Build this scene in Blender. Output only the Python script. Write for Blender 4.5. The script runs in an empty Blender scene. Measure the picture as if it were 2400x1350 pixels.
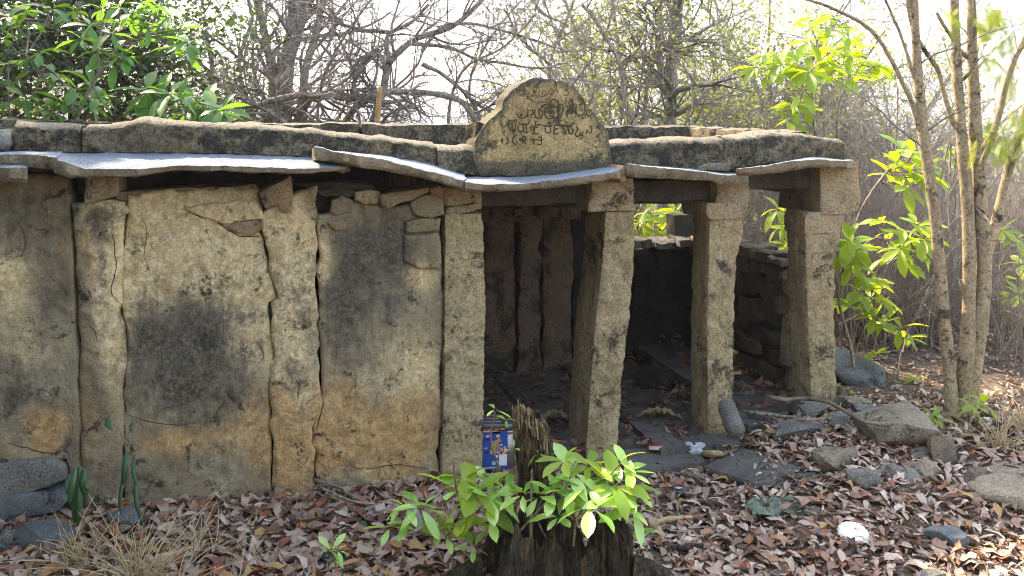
import bpy, bmesh, math, random
import numpy as np
from mathutils import Matrix, Vector
R = math.radians
random.seed(7); rng = np.random.default_rng(7)
sc = bpy.context.scene; col = sc.collection

# ---------------------------------------------------------------- camera, sky, sun, exposure
F_PX, HZ, EYE = 2000.0, 290.0, 2.3          # focal length and horizon of the 2400 px wide photograph, eye height in metres
cam = bpy.data.objects.new('camera', bpy.data.cameras.new('camera')); col.objects.link(cam)
cam.location = (0, 0, EYE); cam.rotation_euler = (R(90), 0, 0)
cam.data.sensor_width = 36; cam.data.lens = 36*F_PX/2400; cam.data.shift_y = (HZ-675)/2400
cam.data.clip_start = .05; cam.data.clip_end = 9000
sc.camera = cam
SUN_DIR = Vector((-.70, .71, 0)).normalized(); SUN_EL = R(47)
w = bpy.data.worlds.new('World'); sc.world = w; w.use_nodes = True
nt = w.node_tree; bg = nt.nodes['Background']
sky = nt.nodes.new('ShaderNodeTexSky'); sky.sky_type = 'NISHITA'; sky.sun_disc = False
sky.sun_elevation = SUN_EL; sky.sun_rotation = math.atan2(SUN_DIR.x, SUN_DIR.y)
sky.air_density = 1.0; sky.dust_density = 1.2; sky.ozone_density = .6
nt.links.new(sky.outputs[0], bg.inputs[0]); bg.inputs[1].default_value = .15
sl = bpy.data.lights.new('sun', 'SUN'); sl.energy = 2.0; sl.angle = R(.6); sl.color = (1, .93, .8)
so = bpy.data.objects.new('sun', sl); col.objects.link(so); so.location = (-8, 20, 18)
to_sun = Vector((SUN_DIR.x*math.cos(SUN_EL), SUN_DIR.y*math.cos(SUN_EL), math.sin(SUN_EL)))
so.rotation_euler = to_sun.to_track_quat('Z', 'Y').to_euler()
vs = sc.view_settings; vs.view_transform = 'Standard'; vs.look = 'None'; vs.gamma = 1; vs.use_curve_mapping = False
vs.use_white_balance = True; vs.white_balance_temperature = 8000; vs.white_balance_tint = 14
vs.exposure = 3.1
sc.render.engine = 'CYCLES'
cy = sc.cycles; cy.use_denoising = True; cy.filter_width = 1.0; cy.max_bounces = 7; cy.diffuse_bounces = 4; cy.transparent_max_bounces = 12; cy.volume_bounces = 0
cy.caustics_reflective = False; cy.caustics_refractive = False

# ---------------------------------------------------------------- coordinates
TH = math.atan(.265); CT, ST = math.cos(TH), math.sin(TH); Y0 = 5.786    # facade line: u along it, v into the building
def W(u, v, z): return np.stack(np.broadcast_arrays(u*CT-v*ST, Y0+u*ST+v*CT, z), -1)
def FU(px, py, v=0.):
    px = np.asarray(px, float); py = np.asarray(py, float)
    k = (px-1200)/F_PX
    u = (k*(Y0+v*CT)+v*ST)/(CT-k*ST)
    Y = Y0+u*ST+v*CT
    return u, EYE-(py-HZ)/F_PX*Y
def FW(px, py, v=0.):
    u, z = FU(px, py, v); return W(u, v, z)
def A(px, py, Y): return np.array([(px-1200)/F_PX*Y, Y, EYE-(py-HZ)/F_PX*Y])
def PX(P): return 1200+F_PX*P[..., 0]/P[..., 1], HZ+F_PX*(EYE-P[..., 2])/P[..., 1]
def ss(t): t = np.clip(t, 0, 1); return t*t*(3-2*t)

# ---------------------------------------------------------------- noise
def _h(i, j, k, s):
    n = (i*374761393+j*668265263+k*2147483647+s*974634777) & 0xffffffff
    n = ((n ^ (n >> 13))*1274126177) & 0xffffffff
    return ((n ^ (n >> 16)) & 0xffff)/32767.5-1
def vn(P, s):
    P = np.asarray(P, float); I = np.floor(P).astype(np.int64); f = P-I; f = f*f*(3-2*f)
    o = 0
    for a in (0, 1):
        for b in (0, 1):
            for c in (0, 1):
                wt = (f[..., 0] if a else 1-f[..., 0])*(f[..., 1] if b else 1-f[..., 1])*(f[..., 2] if c else 1-f[..., 2])
                o = o+wt*_h(I[..., 0]+a, I[..., 1]+b, I[..., 2]+c, s)
    return o
def fbm(P, sc_=1., oc=4, s=0, g=.5):
    P = np.asarray(P, float)*sc_; o = 0; a = 1; t = 0
    for q in range(oc):
        o = o+a*vn(P*(2**q)+q*17.3, s+q*31); t += a; a *= g
    return o/t*1.6

# ---------------------------------------------------------------- meshes and objects
def data(name, V, Q=None, T=None, mat=None, smooth=True, attr=None, mats=None, midx=None):
    V = np.asarray(V, np.float32).reshape(-1, 3)
    Q = np.zeros((0, 4), np.int32) if Q is None else np.asarray(Q, np.int32).reshape(-1, 4)
    T = np.zeros((0, 3), np.int32) if T is None else np.asarray(T, np.int32).reshape(-1, 3)
    me = bpy.data.meshes.new(name)
    me.vertices.add(len(V)); me.vertices.foreach_set('co', V.ravel())
    L = np.concatenate([Q.ravel(), T.ravel()])
    me.loops.add(len(L)); me.loops.foreach_set('vertex_index', L)
    n = len(Q)+len(T); me.polygons.add(n)
    me.polygons.foreach_set('loop_start', np.concatenate([np.arange(len(Q))*4, len(Q)*4+np.arange(len(T))*3]).astype(np.int32))
    if smooth: me.polygons.foreach_set('use_smooth', np.ones(n, bool))
    if mat is not None: me.materials.append(mat)
    for k_, a in (attr or {}).items():
        a = np.asarray(a, np.float32)
        if a.ndim == 1:
            at = me.attributes.new(k_, 'FLOAT', 'POINT'); at.data.foreach_set('value', a)
        else:
            at = me.attributes.new(k_, 'FLOAT_COLOR', 'POINT'); at.data.foreach_set('color', np.concatenate([a, np.ones((len(a), 4-a.shape[1]), np.float32)], 1).ravel())
    me.update(calc_edges=True)
    return me
def loc_of(p):
    v = Vector((0, 0, 0))
    while p is not None: v = v+p.location; p = p.parent
    return np.array(v)
def link(name, me, parent=None, label=None, cat=None, group=None, kind=None, loc=None):
    o = bpy.data.objects.new(name, me); col.objects.link(o)
    if parent is not None: o.parent = parent
    if loc is not None: o.location = loc
    if label: o['label'] = label
    if cat: o['category'] = cat
    if group: o['group'] = group
    if kind: o['kind'] = kind
    if name in ('twigs', 'crown', 'leaf_stalks', 'feathery_leaves', 'splinters', 'stems'): o['kind'] = 'stuff'
    return o
def obj(name, V, Q=None, T=None, mat=None, parent=None, smooth=True, attr=None, sharp=None, **kw):
    V = np.asarray(V, float).reshape(-1, 3)
    if parent is not None: V = V-loc_of(parent); loc = None
    else:
        loc = np.array([V[:, 0].mean(), V[:, 1].mean(), V[:, 2].min()]); V = V-loc
    me = data(name, V, Q, T, mat, smooth, attr)
    if sharp: me.set_sharp_from_angle(angle=R(sharp))
    return link(name, me, parent, loc=loc, **kw)
def thing(name, label, cat, loc, group=None): return link(name, None, None, label, cat, group, loc=tuple(float(x) for x in loc))
def gridq(n, m, off=0, flip=False):
    i = np.arange(n*m).reshape(n, m)+off
    q = np.stack([i[:-1, :-1], i[:-1, 1:], i[1:, 1:], i[1:, :-1]], -1).reshape(-1, 4)
    return q[:, ::-1] if flip else q
def solid(A_, B_):
    """closed mesh between two (n,m,3) grids"""
    n, m = A_.shape[:2]; N = n*m
    V = np.concatenate([A_.reshape(-1, 3), B_.reshape(-1, 3)])
    i = np.arange(N).reshape(n, m); Q = [gridq(n, m), gridq(n, m, N, True)]
    for e in (i[0, :], i[:, -1], i[-1, ::-1], i[::-1, 0]):
        Q.append(np.stack([e[1:], e[:-1], e[:-1]+N, e[1:]+N], -1))
    return V, np.concatenate(Q)
def tubes(P, Rr, k=5):
    """P (B,n,3) centre lines, Rr (B,n) radii -> verts, quads"""
    P = np.asarray(P, float); Rr = np.asarray(Rr, float)
    if P.ndim == 2: P = P[None]; Rr = Rr[None]
    B, n = P.shape[:2]
    t = np.gradient(P, axis=1); t /= np.linalg.norm(t, axis=-1, keepdims=True)+1e-9
    m = t.mean(1); m /= np.linalg.norm(m, axis=-1, keepdims=True)+1e-9
    ref = np.where(np.abs(m[:, 2:3]) > .75, np.array([[1., .1, 0]]), np.array([[0, .05, 1.]]))[:, None, :]
    a = np.cross(t, ref); a /= np.linalg.norm(a, axis=-1, keepdims=True)+1e-9
    b = np.cross(t, a)
    an = np.arange(k)*2*math.pi/k
    V = P[:, :, None]+Rr[:, :, None, None]*(a[:, :, None]*np.cos(an)[:, None]+b[:, :, None]*np.sin(an)[:, None])
    i = np.arange(B*n*k).reshape(B, n, k); j = np.roll(i, -1, 2)
    Q = np.stack([i[:, :-1], j[:, :-1], j[:, 1:], i[:, 1:]], -1).reshape(-1, 4)
    return V.reshape(-1, 3), Q
def smooth_line(pts, n):
    """Catmull-Rom resample"""
    p = np.asarray(pts, float); d = np.r_[0, np.cumsum(np.linalg.norm(np.diff(p, axis=0), axis=1))]; d /= d[-1]
    g = np.gradient(p, d, axis=0) if len(p) > 2 else np.repeat((p[1:]-p[:1]), 2, 0)
    t = np.linspace(0, 1, n); i = np.clip(np.searchsorted(d, t, 'right')-1, 0, len(p)-2)
    h = (d[i+1]-d[i])[:, None]; s = ((t-d[i])[:, None])/h
    return (2*s**3-3*s**2+1)*p[i]+(s**3-2*s**2+s)*h*g[i]+(-2*s**3+3*s**2)*p[i+1]+(s**3-s**2)*h*g[i+1]
def join(parts):
    V, Q, o = [], [], 0
    for v, q in parts: V.append(v); Q.append(np.asarray(q)+o); o += len(v)
    return np.concatenate(V), np.concatenate(Q)
def rod(pts, r, n=16, k=7, rough=0, seed=0):
    p = smooth_line(pts, n); rr = np.interp(np.linspace(0, 1, n), np.linspace(0, 1, len(np.atleast_1d(r))), np.atleast_1d(r))
    V, Q = tubes(p[None], rr[None], k)
    c = [p[0], p[-1]]; V = V+rough*fbm(V, 14, 3, seed)[:, None]*np.array([1, .6, .8])
    a = len(V); V = np.concatenate([V, c]); e0 = np.arange(k); e1 = (n-1)*k+np.arange(k)
    Q = np.concatenate([Q, np.stack([np.full(k, a), np.roll(e0, -1), e0, e0], -1)[:, :4], np.stack([np.full(k, a+1), e1, np.roll(e1, -1), np.roll(e1, -1)], -1)])
    T = Q[-2*k:, :3]; return V, Q[:-2*k], T
_ico = {}
def ico(s=4):
    if s not in _ico:
        bm = bmesh.new(); bmesh.ops.create_icosphere(bm, subdivisions=s, radius=1)
        bm.verts.ensure_lookup_table()
        _ico[s] = (np.array([v.co[:] for v in bm.verts]), np.array([[v.index for v in f.verts] for f in bm.faces])); bm.free()
    return _ico[s]
def rockv(dims, seed, planes=12, dlo=.5, dhi=.85, rough=.03, sub=4, box=False):
    P, T = ico(sub); P = P.copy(); r = np.random.default_rng(seed)
    ns = r.normal(size=(planes, 3)); ns /= np.linalg.norm(ns, axis=1)[:, None]; ds = r.uniform(dlo, dhi, planes)
    if box:
        for a in range(3):
            for s in (-1, 1):
                n_ = np.zeros(3); n_[a] = s; n_ += r.normal(size=3)*.13; n_ /= np.linalg.norm(n_); ns = np.vstack([ns, n_]); ds = np.r_[ds, r.uniform(.5, .6)]
    for n_, d in zip(ns, ds):
        ov = P@n_-d; P = P-np.maximum(ov, 0)[:, None]*n_
    lo, hi = P.min(0), P.max(0); P = (P-(lo+hi)/2)/(hi-lo)*np.array(dims)
    m = min(dims); nr = P/(np.linalg.norm(P, axis=1, keepdims=True)+1e-9)
    P = P+nr*(m*rough*fbm(P/m, 3.5, 4, seed))[:, None]+nr*(m*rough*.6*fbm(P/m, 14, 2, seed+5))[:, None]
    return P, T

# ---------------------------------------------------------------- materials
class NM:
    def __init__(s, name):
        s.m = bpy.data.materials.new(name); s.m.use_nodes = True; s.t = s.m.node_tree; s.t.nodes.clear()
        s.out = s.t.nodes.new('ShaderNodeOutputMaterial')
    def n(s, typ, at=None, **kw):
        nd = s.t.nodes.new('ShaderNode'+typ)
        for k, v in (at or {}).items(): setattr(nd, k, v)
        for k, v in kw.items():
            key = int(k[1:]) if k[0] == 'i' and k[1:].isdigit() else k.replace('_', ' ')
            s.set(nd.inputs[key], v)
        return nd
    def set(s, sock, v):
        if isinstance(v, bpy.types.NodeSocket): s.t.links.new(v, sock)
        elif isinstance(v, tuple) and len(v) == 3 and sock.type == 'RGBA': sock.default_value = (*v, 1)
        else: sock.default_value = v
    def noise(s, vec, scale, detail=4, rough=.55, dist=0): return s.n('TexNoise', None, Vector=vec, Scale=scale, Detail=detail, Roughness=rough, Distortion=dist).outputs[0]
    def ramp(s, fac, stops, interp='LINEAR'):
        nd = s.n('ValToRGB', None, Fac=fac); r = nd.color_ramp; r.interpolation = interp
        while len(r.elements) < len(stops): r.elements.new(.5)
        for e, (p, c) in zip(r.elements, stops):
            e.position = p; e.color = (c, c, c, 1) if not isinstance(c, tuple) else (*c, 1)
        return nd.outputs[0]
    def mix(s, fac, a, b, blend='MIX'): 
        nd = s.n('MixRGB', {'blend_type': blend}); s.set(nd.inputs[0], fac); s.set(nd.inputs[1], a); s.set(nd.inputs[2], b); return nd.outputs[0]
    def ma(s, op, a, b=0., clamp=False): 
        nd = s.n('Math', {'operation': op, 'use_clamp': clamp}, i0=a, i1=b); return nd.outputs[0]
    def mr(s, v, a, b, c=0., d=1.): return s.n('MapRange', {'interpolation_type': 'SMOOTHSTEP'}, i0=v, i1=a, i2=b, i3=c, i4=d).outputs[0]
    def coords(s, shift=True):
        tc = s.n('TexCoord').outputs['Object']
        if not shift: return tc, None
        rnd = s.n('ObjectInfo').outputs['Random']
        mv = s.n('VectorMath', {'operation': 'MULTIPLY'}); s.set(mv.inputs[0], (31., 17., 23.)); s.t.links.new(rnd, mv.inputs[1])
        ad = s.n('VectorMath', {'operation': 'ADD'}); s.t.links.new(tc, ad.inputs[0]); s.t.links.new(mv.outputs[0], ad.inputs[1])
        return ad.outputs[0], rnd
    def done(s, colr, rough=.9, bump=None, spec=.3, trans=None, extra=None):
        b = s.n('BsdfPrincipled', None, Base_Color=colr, Roughness=rough); b.inputs['Specular IOR Level'].default_value = spec
        for k, v in (extra or {}).items(): s.set(b.inputs[k], v)
        if bump is not None:
            h, st, di = bump; bn = s.n('Bump', None, Strength=st, Distance=di, Height=h); s.t.links.new(bn.outputs[0], b.inputs['Normal'])
        o = b.outputs[0]
        if trans is not None:
            tr = s.n('BsdfTranslucent', None, Color=trans[1]); mx = s.n('MixShader'); mx.inputs[0].default_value = trans[0]
            s.t.links.new(o, mx.inputs[1]); s.t.links.new(tr.outputs[0], mx.inputs[2]); o = mx.outputs[0]
        s.t.links.new(o, s.out.inputs[0]); return s.m
def stone(name, cols, dark=(.028, .027, .023), amt=.45, dscale=4., grain=.5, gs=70, bump=.6, bd=.012, vary=.25, warm=None, stain=False, top_tint=None, edge=False, zs=1.):
    m = NM(name); v, rnd = m.coords()
    if zs != 1: v = m.n('Mapping', None, Vector=v, Scale=(1, 1, zs)).outputs[0]
    n1 = m.noise(v, 2.3, 6, .62, .4); c = m.ramp(n1, list(zip((.34, .5, .66), cols)))
    nf = m.noise(v, 8, 9, .74, .5); ng = m.noise(v, 42, 5, .72)
    jit = m.ma('ADD', m.ma('MULTIPLY', m.ma('SUBTRACT', nf, .5), 1.9), m.ma('MULTIPLY', m.ma('SUBTRACT', ng, .5), 1.3))
    if warm:
        c = m.mix(m.mr(m.noise(v, 3.1, 7, .7), .53, .68), c, warm)
    if stain:
        at = m.n('Attribute', {'attribute_name': 'stain'}); sp = m.n('SeparateColor', None, i0=at.outputs[0])
        stk = m.noise(m.n('Mapping', None, Vector=v, Scale=(1, 1, .16)).outputs[0], 15, 7, .7, .3)
        nm = m.noise(v, 19, 7, .75, .6); nl = m.noise(v, 1.4, 8, .7, .8)
        c = m.mix(m.mr(nl, .38, .64), c, (.31, .262, .17))
        c = m.mix(m.ma('MULTIPLY', m.mr(m.ma('ADD', sp.outputs[1], m.ma('MULTIPLY', jit, .62)), -.02, .8), .97), c, m.mix(m.mr(nm, .38, .62), (.54, .385, .19), (.80, .645, .39)))
        c = m.mix(m.ma('MULTIPLY', m.mr(m.ma('ADD', sp.outputs[2], m.ma('MULTIPLY', jit, .85)), .12, 1.15), .88), c, m.mix(m.mr(nm, .36, .64), (.38, .20, .075), (.60, .40, .18)))
        c = m.mix(m.ma('MULTIPLY', m.mr(m.noise(v, 17, 8, .78), .55, .66), .5), c, (.44, .375, .25))
        c = m.mix(m.ma('MULTIPLY', m.mr(m.ma('ADD', sp.outputs[0], m.ma('ADD', m.ma('MULTIPLY', jit, 1.45), m.ma('MULTIPLY', m.ma('SUBTRACT', stk, .5), 1.5))), .1, 1.25), .94), c, m.mix(m.mr(ng, .35, .65), (.033, .029, .023), (.15, .132, .1)))
        c = m.mix(m.ma('MULTIPLY', m.mr(nm, .60, .66), m.mr(nf, .48, .6)), c, (.04, .038, .033))
        c = m.mix(m.mr(ng, .28, .37, .75, 0.), c, (.035, .034, .03))
    d = m.mr(m.ma('ADD', m.noise(v, dscale, 9, .72, .6), m.ma('MULTIPLY', m.ma('SUBTRACT', ng, .5), .35)), .62-amt*.3, .72-amt*.22)
    c = m.mix(m.ma('MULTIPLY', d, .88), c, dark)
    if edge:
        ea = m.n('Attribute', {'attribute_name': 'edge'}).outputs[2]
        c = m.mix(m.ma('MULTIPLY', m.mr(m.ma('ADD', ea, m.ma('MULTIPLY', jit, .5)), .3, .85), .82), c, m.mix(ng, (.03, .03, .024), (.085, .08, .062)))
    if top_tint:
        nz = m.n('SeparateXYZ', None, i0=m.n('NewGeometry').outputs['Normal']).outputs[2]
        c = m.mix(m.mr(m.ma('ADD', nz, m.ma('MULTIPLY', jit, .5)), .45, .95), c, top_tint)
    g1 = m.noise(v, gs, 3, .8); g2 = m.noise(v, gs*2.3, 2, .7)
    gg = m.ma('ADD', m.ma('MULTIPLY', g1, .62), m.ma('MULTIPLY', g2, .38))
    c = m.mix(1., c, m.ramp(gg, [(.36, max(0, 1-grain*1.25)), (.5, 1.), (.64, 1+grain)]), 'MULTIPLY')
    val = m.ma('ADD', m.ma('MULTIPLY', rnd, vary), 1-vary/2)
    c = m.mix(1., c, m.n('CombineColor', None, i0=val, i1=val, i2=val).outputs[0], 'MULTIPLY')
    h = m.ma('ADD', m.ma('MULTIPLY', nf, 1.), m.ma('ADD', m.ma('MULTIPLY', ng, .5), m.ma('MULTIPLY', gg, .35)))
    return m.done(c, .92, (h, bump, bd), .2)
MT = {}
MT['plaster'] = stone('plaster_wall', [(.15, .116, .07), (.27, .208, .125), (.19, .152, .098)], amt=.22, dscale=6, grain=.2, gs=60, bump=.8, bd=.014, stain=True, vary=.05)
MT['granite'] = stone('granite_pillar', [(.235, .18, .1), (.37, .29, .165), (.285, .215, .115)], amt=.34, dscale=3.6, grain=.42, gs=44, bump=.8, bd=.012, warm=(.38, .30, .19), vary=.12)
MT['capital'] = stone('granite_capital', [(.24, .19, .12), (.35, .28, .18), (.27, .21, .13)], amt=.35, dscale=4, grain=.5, gs=60, warm=(.36, .23, .12), vary=.15)
MT['brown'] = stone('brown_stone', [(.22, .15, .09), (.32, .22, .13), (.25, .17, .1)], amt=.2, grain=.5, warm=(.36, .25, .14), vary=.25)
MT['slab'] = stone('grey_eave_slab', [(.2, .17, .115), (.30, .255, .18), (.235, .2, .14)], amt=.15, dscale=7, grain=.35, gs=55, warm=(.28, .2, .12), vary=.12, top_tint=(.165, .195, .22), bump=.7, bd=.012)  # upward faces of the slabs blend to blue-grey
MT['parapet'] = stone('lichened_parapet', [(.11, .09, .056), (.19, .155, .098), (.135, .108, .068)], amt=.66, dscale=5.5, grain=.6, gs=50, bump=1., bd=.025, vary=.15, warm=(.2, .145, .07), top_tint=(.19, .165, .12))  # brownish moss on upward faces
MT['gable'] = stone('ochre_gable', [(.27, .19, .085), (.42, .30, .135), (.30, .215, .105)], amt=.42, dscale=5.5, grain=.5, gs=55, vary=.05, edge=True, bump=.8, bd=.015)
MT['blackish'] = stone('blackish_stone', [(.045, .04, .033), (.075, .065, .05), (.055, .048, .038)], amt=.4, grain=.5, vary=.3)  # dark stone for beams, roof slabs and wall core
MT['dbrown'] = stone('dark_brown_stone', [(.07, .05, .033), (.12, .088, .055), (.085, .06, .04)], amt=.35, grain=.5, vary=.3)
MT['soot'] = stone('near_black_stone', [(.012, .012, .012), (.022, .02, .018), (.016, .015, .014)], amt=.4, grain=.4, vary=.2)  # near-black base colour for the back wall and rubble of the inner bay
MT['inner'] = stone('reddish_inner_plaster', [(.13, .088, .06), (.19, .13, .088), (.11, .078, .056)], amt=.52, dscale=3.2, grain=.5, gs=50, vary=.25)
MT['rock'] = stone('grey_rock', [(.14, .135, .115), (.215, .205, .175), (.175, .16, .13)], amt=.3, grain=.5, vary=.25, bump=1., bd=.025)
MT['brock'] = stone('brown_rock', [(.17, .14, .1), (.25, .205, .145), (.2, .165, .115)], amt=.32, grain=.5, vary=.25, bump=.8, bd=.015)
MT['blue'] = stone('blue_grey_rock', [(.085, .098, .1), (.13, .145, .145), (.1, .11, .11)], amt=.25, grain=.4, vary=.2, bump=.6)
MT['flag'] = stone('floor_slab', [(.075, .07, .06), (.12, .112, .095), (.09, .083, .07)], amt=.3, grain=.35, vary=.2, bump=.4)
MT['bark'] = stone('grey_bark', [(.2, .165, .13), (.3, .255, .2), (.23, .195, .16)], amt=.3, dscale=8, grain=.6, gs=40, vary=.2, zs=.3)
MT['tan'] = stone('tan_bark', [(.26, .195, .115), (.36, .275, .165), (.25, .195, .125)], amt=.34, dscale=7, grain=.45, gs=40, warm=(.42, .3, .17), vary=.15)
MT['twig'] = stone('bare_twig', [(.13, .115, .10), (.215, .19, .168), (.16, .142, .125)], amt=.15, dscale=6, grain=.2, vary=.2, bump=.2)
MT['brush'] = stone('dry_brush', [(.15, .122, .1), (.25, .208, .175), (.185, .155, .13)], amt=.06, dscale=5, grain=.2, vary=.35, bump=.1)
MT['rotten'] = stone('rotten_wood', [(.04, .03, .02), (.14, .095, .055), (.075, .054, .034)], amt=.75, dscale=9, grain=.8, gs=45, vary=.1, bump=1., bd=.04, zs=.22)
MT['splint'] = stone('splintered_wood', [(.22, .15, .08), (.34, .23, .11), (.2, .15, .1)], amt=.45, dscale=14, grain=.6, gs=60, vary=.1, bump=1., bd=.03, zs=.12)
MT['stick'] = stone('dead_stick', [(.15, .12, .085), (.25, .2, .14), (.2, .16, .11)], amt=.3, dscale=9, grain=.4, vary=.45)
MT['post'] = stone('cut_post', [(.38, .21, .08), (.46, .28, .12), (.36, .22, .1)], amt=.12, dscale=8, grain=.3, vary=.1)
MT['husk'] = stone('yellow_husk', [(.3, .22, .1), (.42, .33, .17), (.28, .2, .11)], amt=.25, dscale=10, grain=.3)
def leafmat(name, c1, c2, tcol, tf=.42, rough=.42, attr=False, spec=.4):
    m = NM(name); v, rnd = m.coords()
    f = m.n('Attribute', {'attribute_name': 'tint'}).outputs[2] if attr else rnd
    c = m.mix(m.mr(m.ma('ADD', m.ma('MULTIPLY', f, .8), m.ma('MULTIPLY', m.noise(v, 16, 3), .25)), .1, .95), c1, c2)
    return m.done(c, rough, (m.noise(v, 60, 2), .15, .004), spec, trans=(tf, tcol))
MT['lime'] = leafmat('lime_leaf', (.14, .25, .03), (.28, .38, .06), (.56, .70, .03), .5)
MT['sprout'] = leafmat('pale_sprout_leaf', (.15, .36, .055), (.40, .62, .17), (.50, .74, .06), .4, .3, spec=.8)
MT['green'] = leafmat('green_leaf', (.05, .14, .03), (.10, .24, .06), (.22, .45, .03), .38)
MT['deep'] = leafmat('dark_foliage', (.022, .045, .018), (.06, .105, .03), (.10, .17, .02), .25, attr=True)
MT['olive'] = leafmat('olive_foliage', (.11, .145, .05), (.23, .26, .085), (.36, .42, .06), .4, attr=True)
MT['fern'] = leafmat('feathery_leaf', (.13, .21, .04), (.22, .31, .06), (.42, .5, .05), .4, attr=True)
MT['pod'] = leafmat('wilted_dark_leaf', (.02, .075, .03), (.04, .12, .05), (.06, .16, .03), .2, rough=.35)
def litter(name, attr):
    m = NM(name); v, rnd = m.coords()
    f = m.n('Attribute', {'attribute_name': 'tint'}).outputs[2] if attr else rnd
    c = m.ramp(f, [(0, (.08, .045, .032)), (.14, (.2, .095, .062)), (.28, (.33, .225, .16)), (.47, (.45, .345, .26)), (.62, (.27, .155, .1)), (.75, (.55, .465, .365)), (.88, (.27, .085, .045)), (.97, (.4, .24, .1))])
    c = m.mix(m.ma('MULTIPLY', m.mr(m.noise(v, 30, 4, .7), .52, .68), .5), c, m.mix(1., c, (.45, .38, .36), 'MULTIPLY'))
    return m.done(c, .62, (m.noise(v, 45, 3), .3, .006), .35, trans=(.12, (.3, .14, .07)))
MT['litter'] = litter('dry_leaf_litter', True); MT['litterleaf'] = litter('dry_leaf', False)
def plain(name, c, rough=.5, spec=.4, trans=None, extra=None, bump=None):
    m = NM(name); v, _ = m.coords(); c2 = m.mix(m.mr(m.noise(v, 25, 5, .7), .4, .75), c, tuple(x*.7 for x in c))
    return m.done(c2, rough, (m.noise(v, 40, 4), bump or .2, .004), spec, trans, extra)
MT['straw'] = plain('dry_grass', (.66, .52, .29), .7, .3, (.25, (.6, .46, .22)))
MT['carve'] = plain('carved_groove', (.075, .055, .032), .95, .1)
MT['bag'] = plain('white_plastic_film', (.72, .74, .76), .25, .6, (.35, (.75, .78, .8)))
MT['clear'] = plain('clear_plastic', (.55, .58, .6), .15, .7, (.4, (.7, .72, .72)), {'Alpha': .55})
MT['black'] = plain('black_plastic', (.012, .014, .016), .28, .6)
MT['teal'] = plain('teal_plastic', (.02, .16, .18), .35, .5)
MT['red'] = plain('red_plastic', (.55, .02, .02), .4, .5)
MT['maroon'] = plain('maroon_foil', (.18, .02, .03), .35, .5)
MT['yellow'] = plain('yellow_foil', (.75, .55, .03), .35, .5)
MT['gfoil'] = plain('green_foil', (.1, .4, .2), .35, .5)
MT['cream'] = plain('cream_paper', (.62, .55, .36), .6, .3)
MT['white'] = plain('white_print', (.75, .75, .73), .5, .4)
MT['orange'] = plain('orange_print', (.75, .16, .05), .5, .4)
MT['pink'] = plain('pink_print', (.65, .32, .33), .5, .4)
MT['tinblue'] = plain('blue_tin_paint', (.012, .075, .34), .35, .5)
MT['navy'] = plain('dark_blue_print', (.008, .03, .14), .4, .4)
MT['tinmetal'] = plain('tin_metal', (.27, .235, .22), .35, .5, None, {'Metallic': .6})
MT['lid'] = plain('dark_tin_lid', (.05, .055, .06), .3, .6)
MT['gold'] = plain('yellow_print', (.8, .55, .06), .4, .4)
MT['cloth'] = plain('green_grey_cloth', (.16, .19, .14), .85, .2, None, None, .5)
MT['plate'] = plain('white_foam_plate', (.72, .73, .68), .6, .3)

# ---------------------------------------------------------------- ground, hills, haze
def gz(x, y):
    x = np.asarray(x, float); y = np.asarray(y, float); x, y = np.broadcast_arrays(x, y)
    rise = .26*ss((x-.9)/1.5)*(.3+.7*ss((y-4.3)/1.3))
    g = -.07+rise+.06*ss((-x-1.3)/1.2)
    P = np.stack([x, y, 0*x], -1)
    g = g+.030*fbm(P, 1.1, 3, 3)*ss((9-y)/2)+.012*fbm(P, 6, 2, 4)+.05*fbm(P, .5, 3, 6)*ss((y-9)/3)
    back = .22+.10*fbm(P, .35, 3, 8)
    k = ss((y-8.3)/1.5); g = g*(1-k)+back*k
    r = np.hypot(x*.6, np.maximum(y, 0))
    return g-34*ss((r-26)/150)
def spaced(a, b, st, lo, hi, n=16):
    d = np.arange(a, b+st/2, st); g1 = b+st*(1.55**np.arange(1, n+1)); g0 = a-st*(1.55**np.arange(1, n+1))
    g1 = g1*0+b+(hi-b)*(np.linspace(0, 1, n+1)[1:]**4); g0 = a+(lo-a)*(np.linspace(0, 1, n+1)[1:]**4)
    return np.r_[g0[::-1], d, g1]
gx = spaced(-6, 7.5, .055, -3200, 3200, 22); gy = spaced(3, 14, .055, -200, 3300, 22)
GX, GY = np.meshgrid(gx, gy); GP = np.stack([GX, GY, gz(GX, GY)], -1)
m = NM('leafy_soil'); v, _ = m.coords()
c = m.ramp(m.noise(v, 3, 8, .7), [(.35, (.05, .037, .027)), (.5, (.11, .083, .062)), (.65, (.18, .14, .105))])
c = m.mix(m.mr(m.noise(v, 28, 6, .75), .5, .6), c, (.25, .185, .14)); c = m.mix(m.mr(m.noise(v, 50, 4, .7), .55, .63), c, (.07, .045, .035))
MT['soil'] = m.done(c, .95, (m.noise(v, 35, 6, .7), .8, .03), .15)
ground = link('ground', data('ground', GP, gridq(*GX.shape), None, MT['soil']), kind='structure')
m = NM('far_hill'); v, _ = m.coords(); MT['hill'] = m.done(m.ramp(m.noise(v, .02, 6, .65), [(.4, (.06, .08, .05)), (.6, (.12, .12, .08))]), 1., None, .1)
hx = np.linspace(-2600, 2600, 140); ht = np.linspace(0, 1, 12)
HX, HT = np.meshgrid(hx, ht); pr = 70+45*fbm(np.stack([hx, hx*0, hx*0], -1), .0016, 4, 12)+25*np.exp(-((hx-900)/500)**2)
HP = np.stack([HX, 1900+HT*700, -36+np.sin(HT*math.pi/2)*(pr[None]+36)*(1+.12*fbm(np.stack([HX, HT*900, 0*HX], -1), .008, 3, 5)*HT)], -1)
link('hills', data('hills', HP, gridq(*HX.shape), None, MT['hill']), kind='structure')
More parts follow.
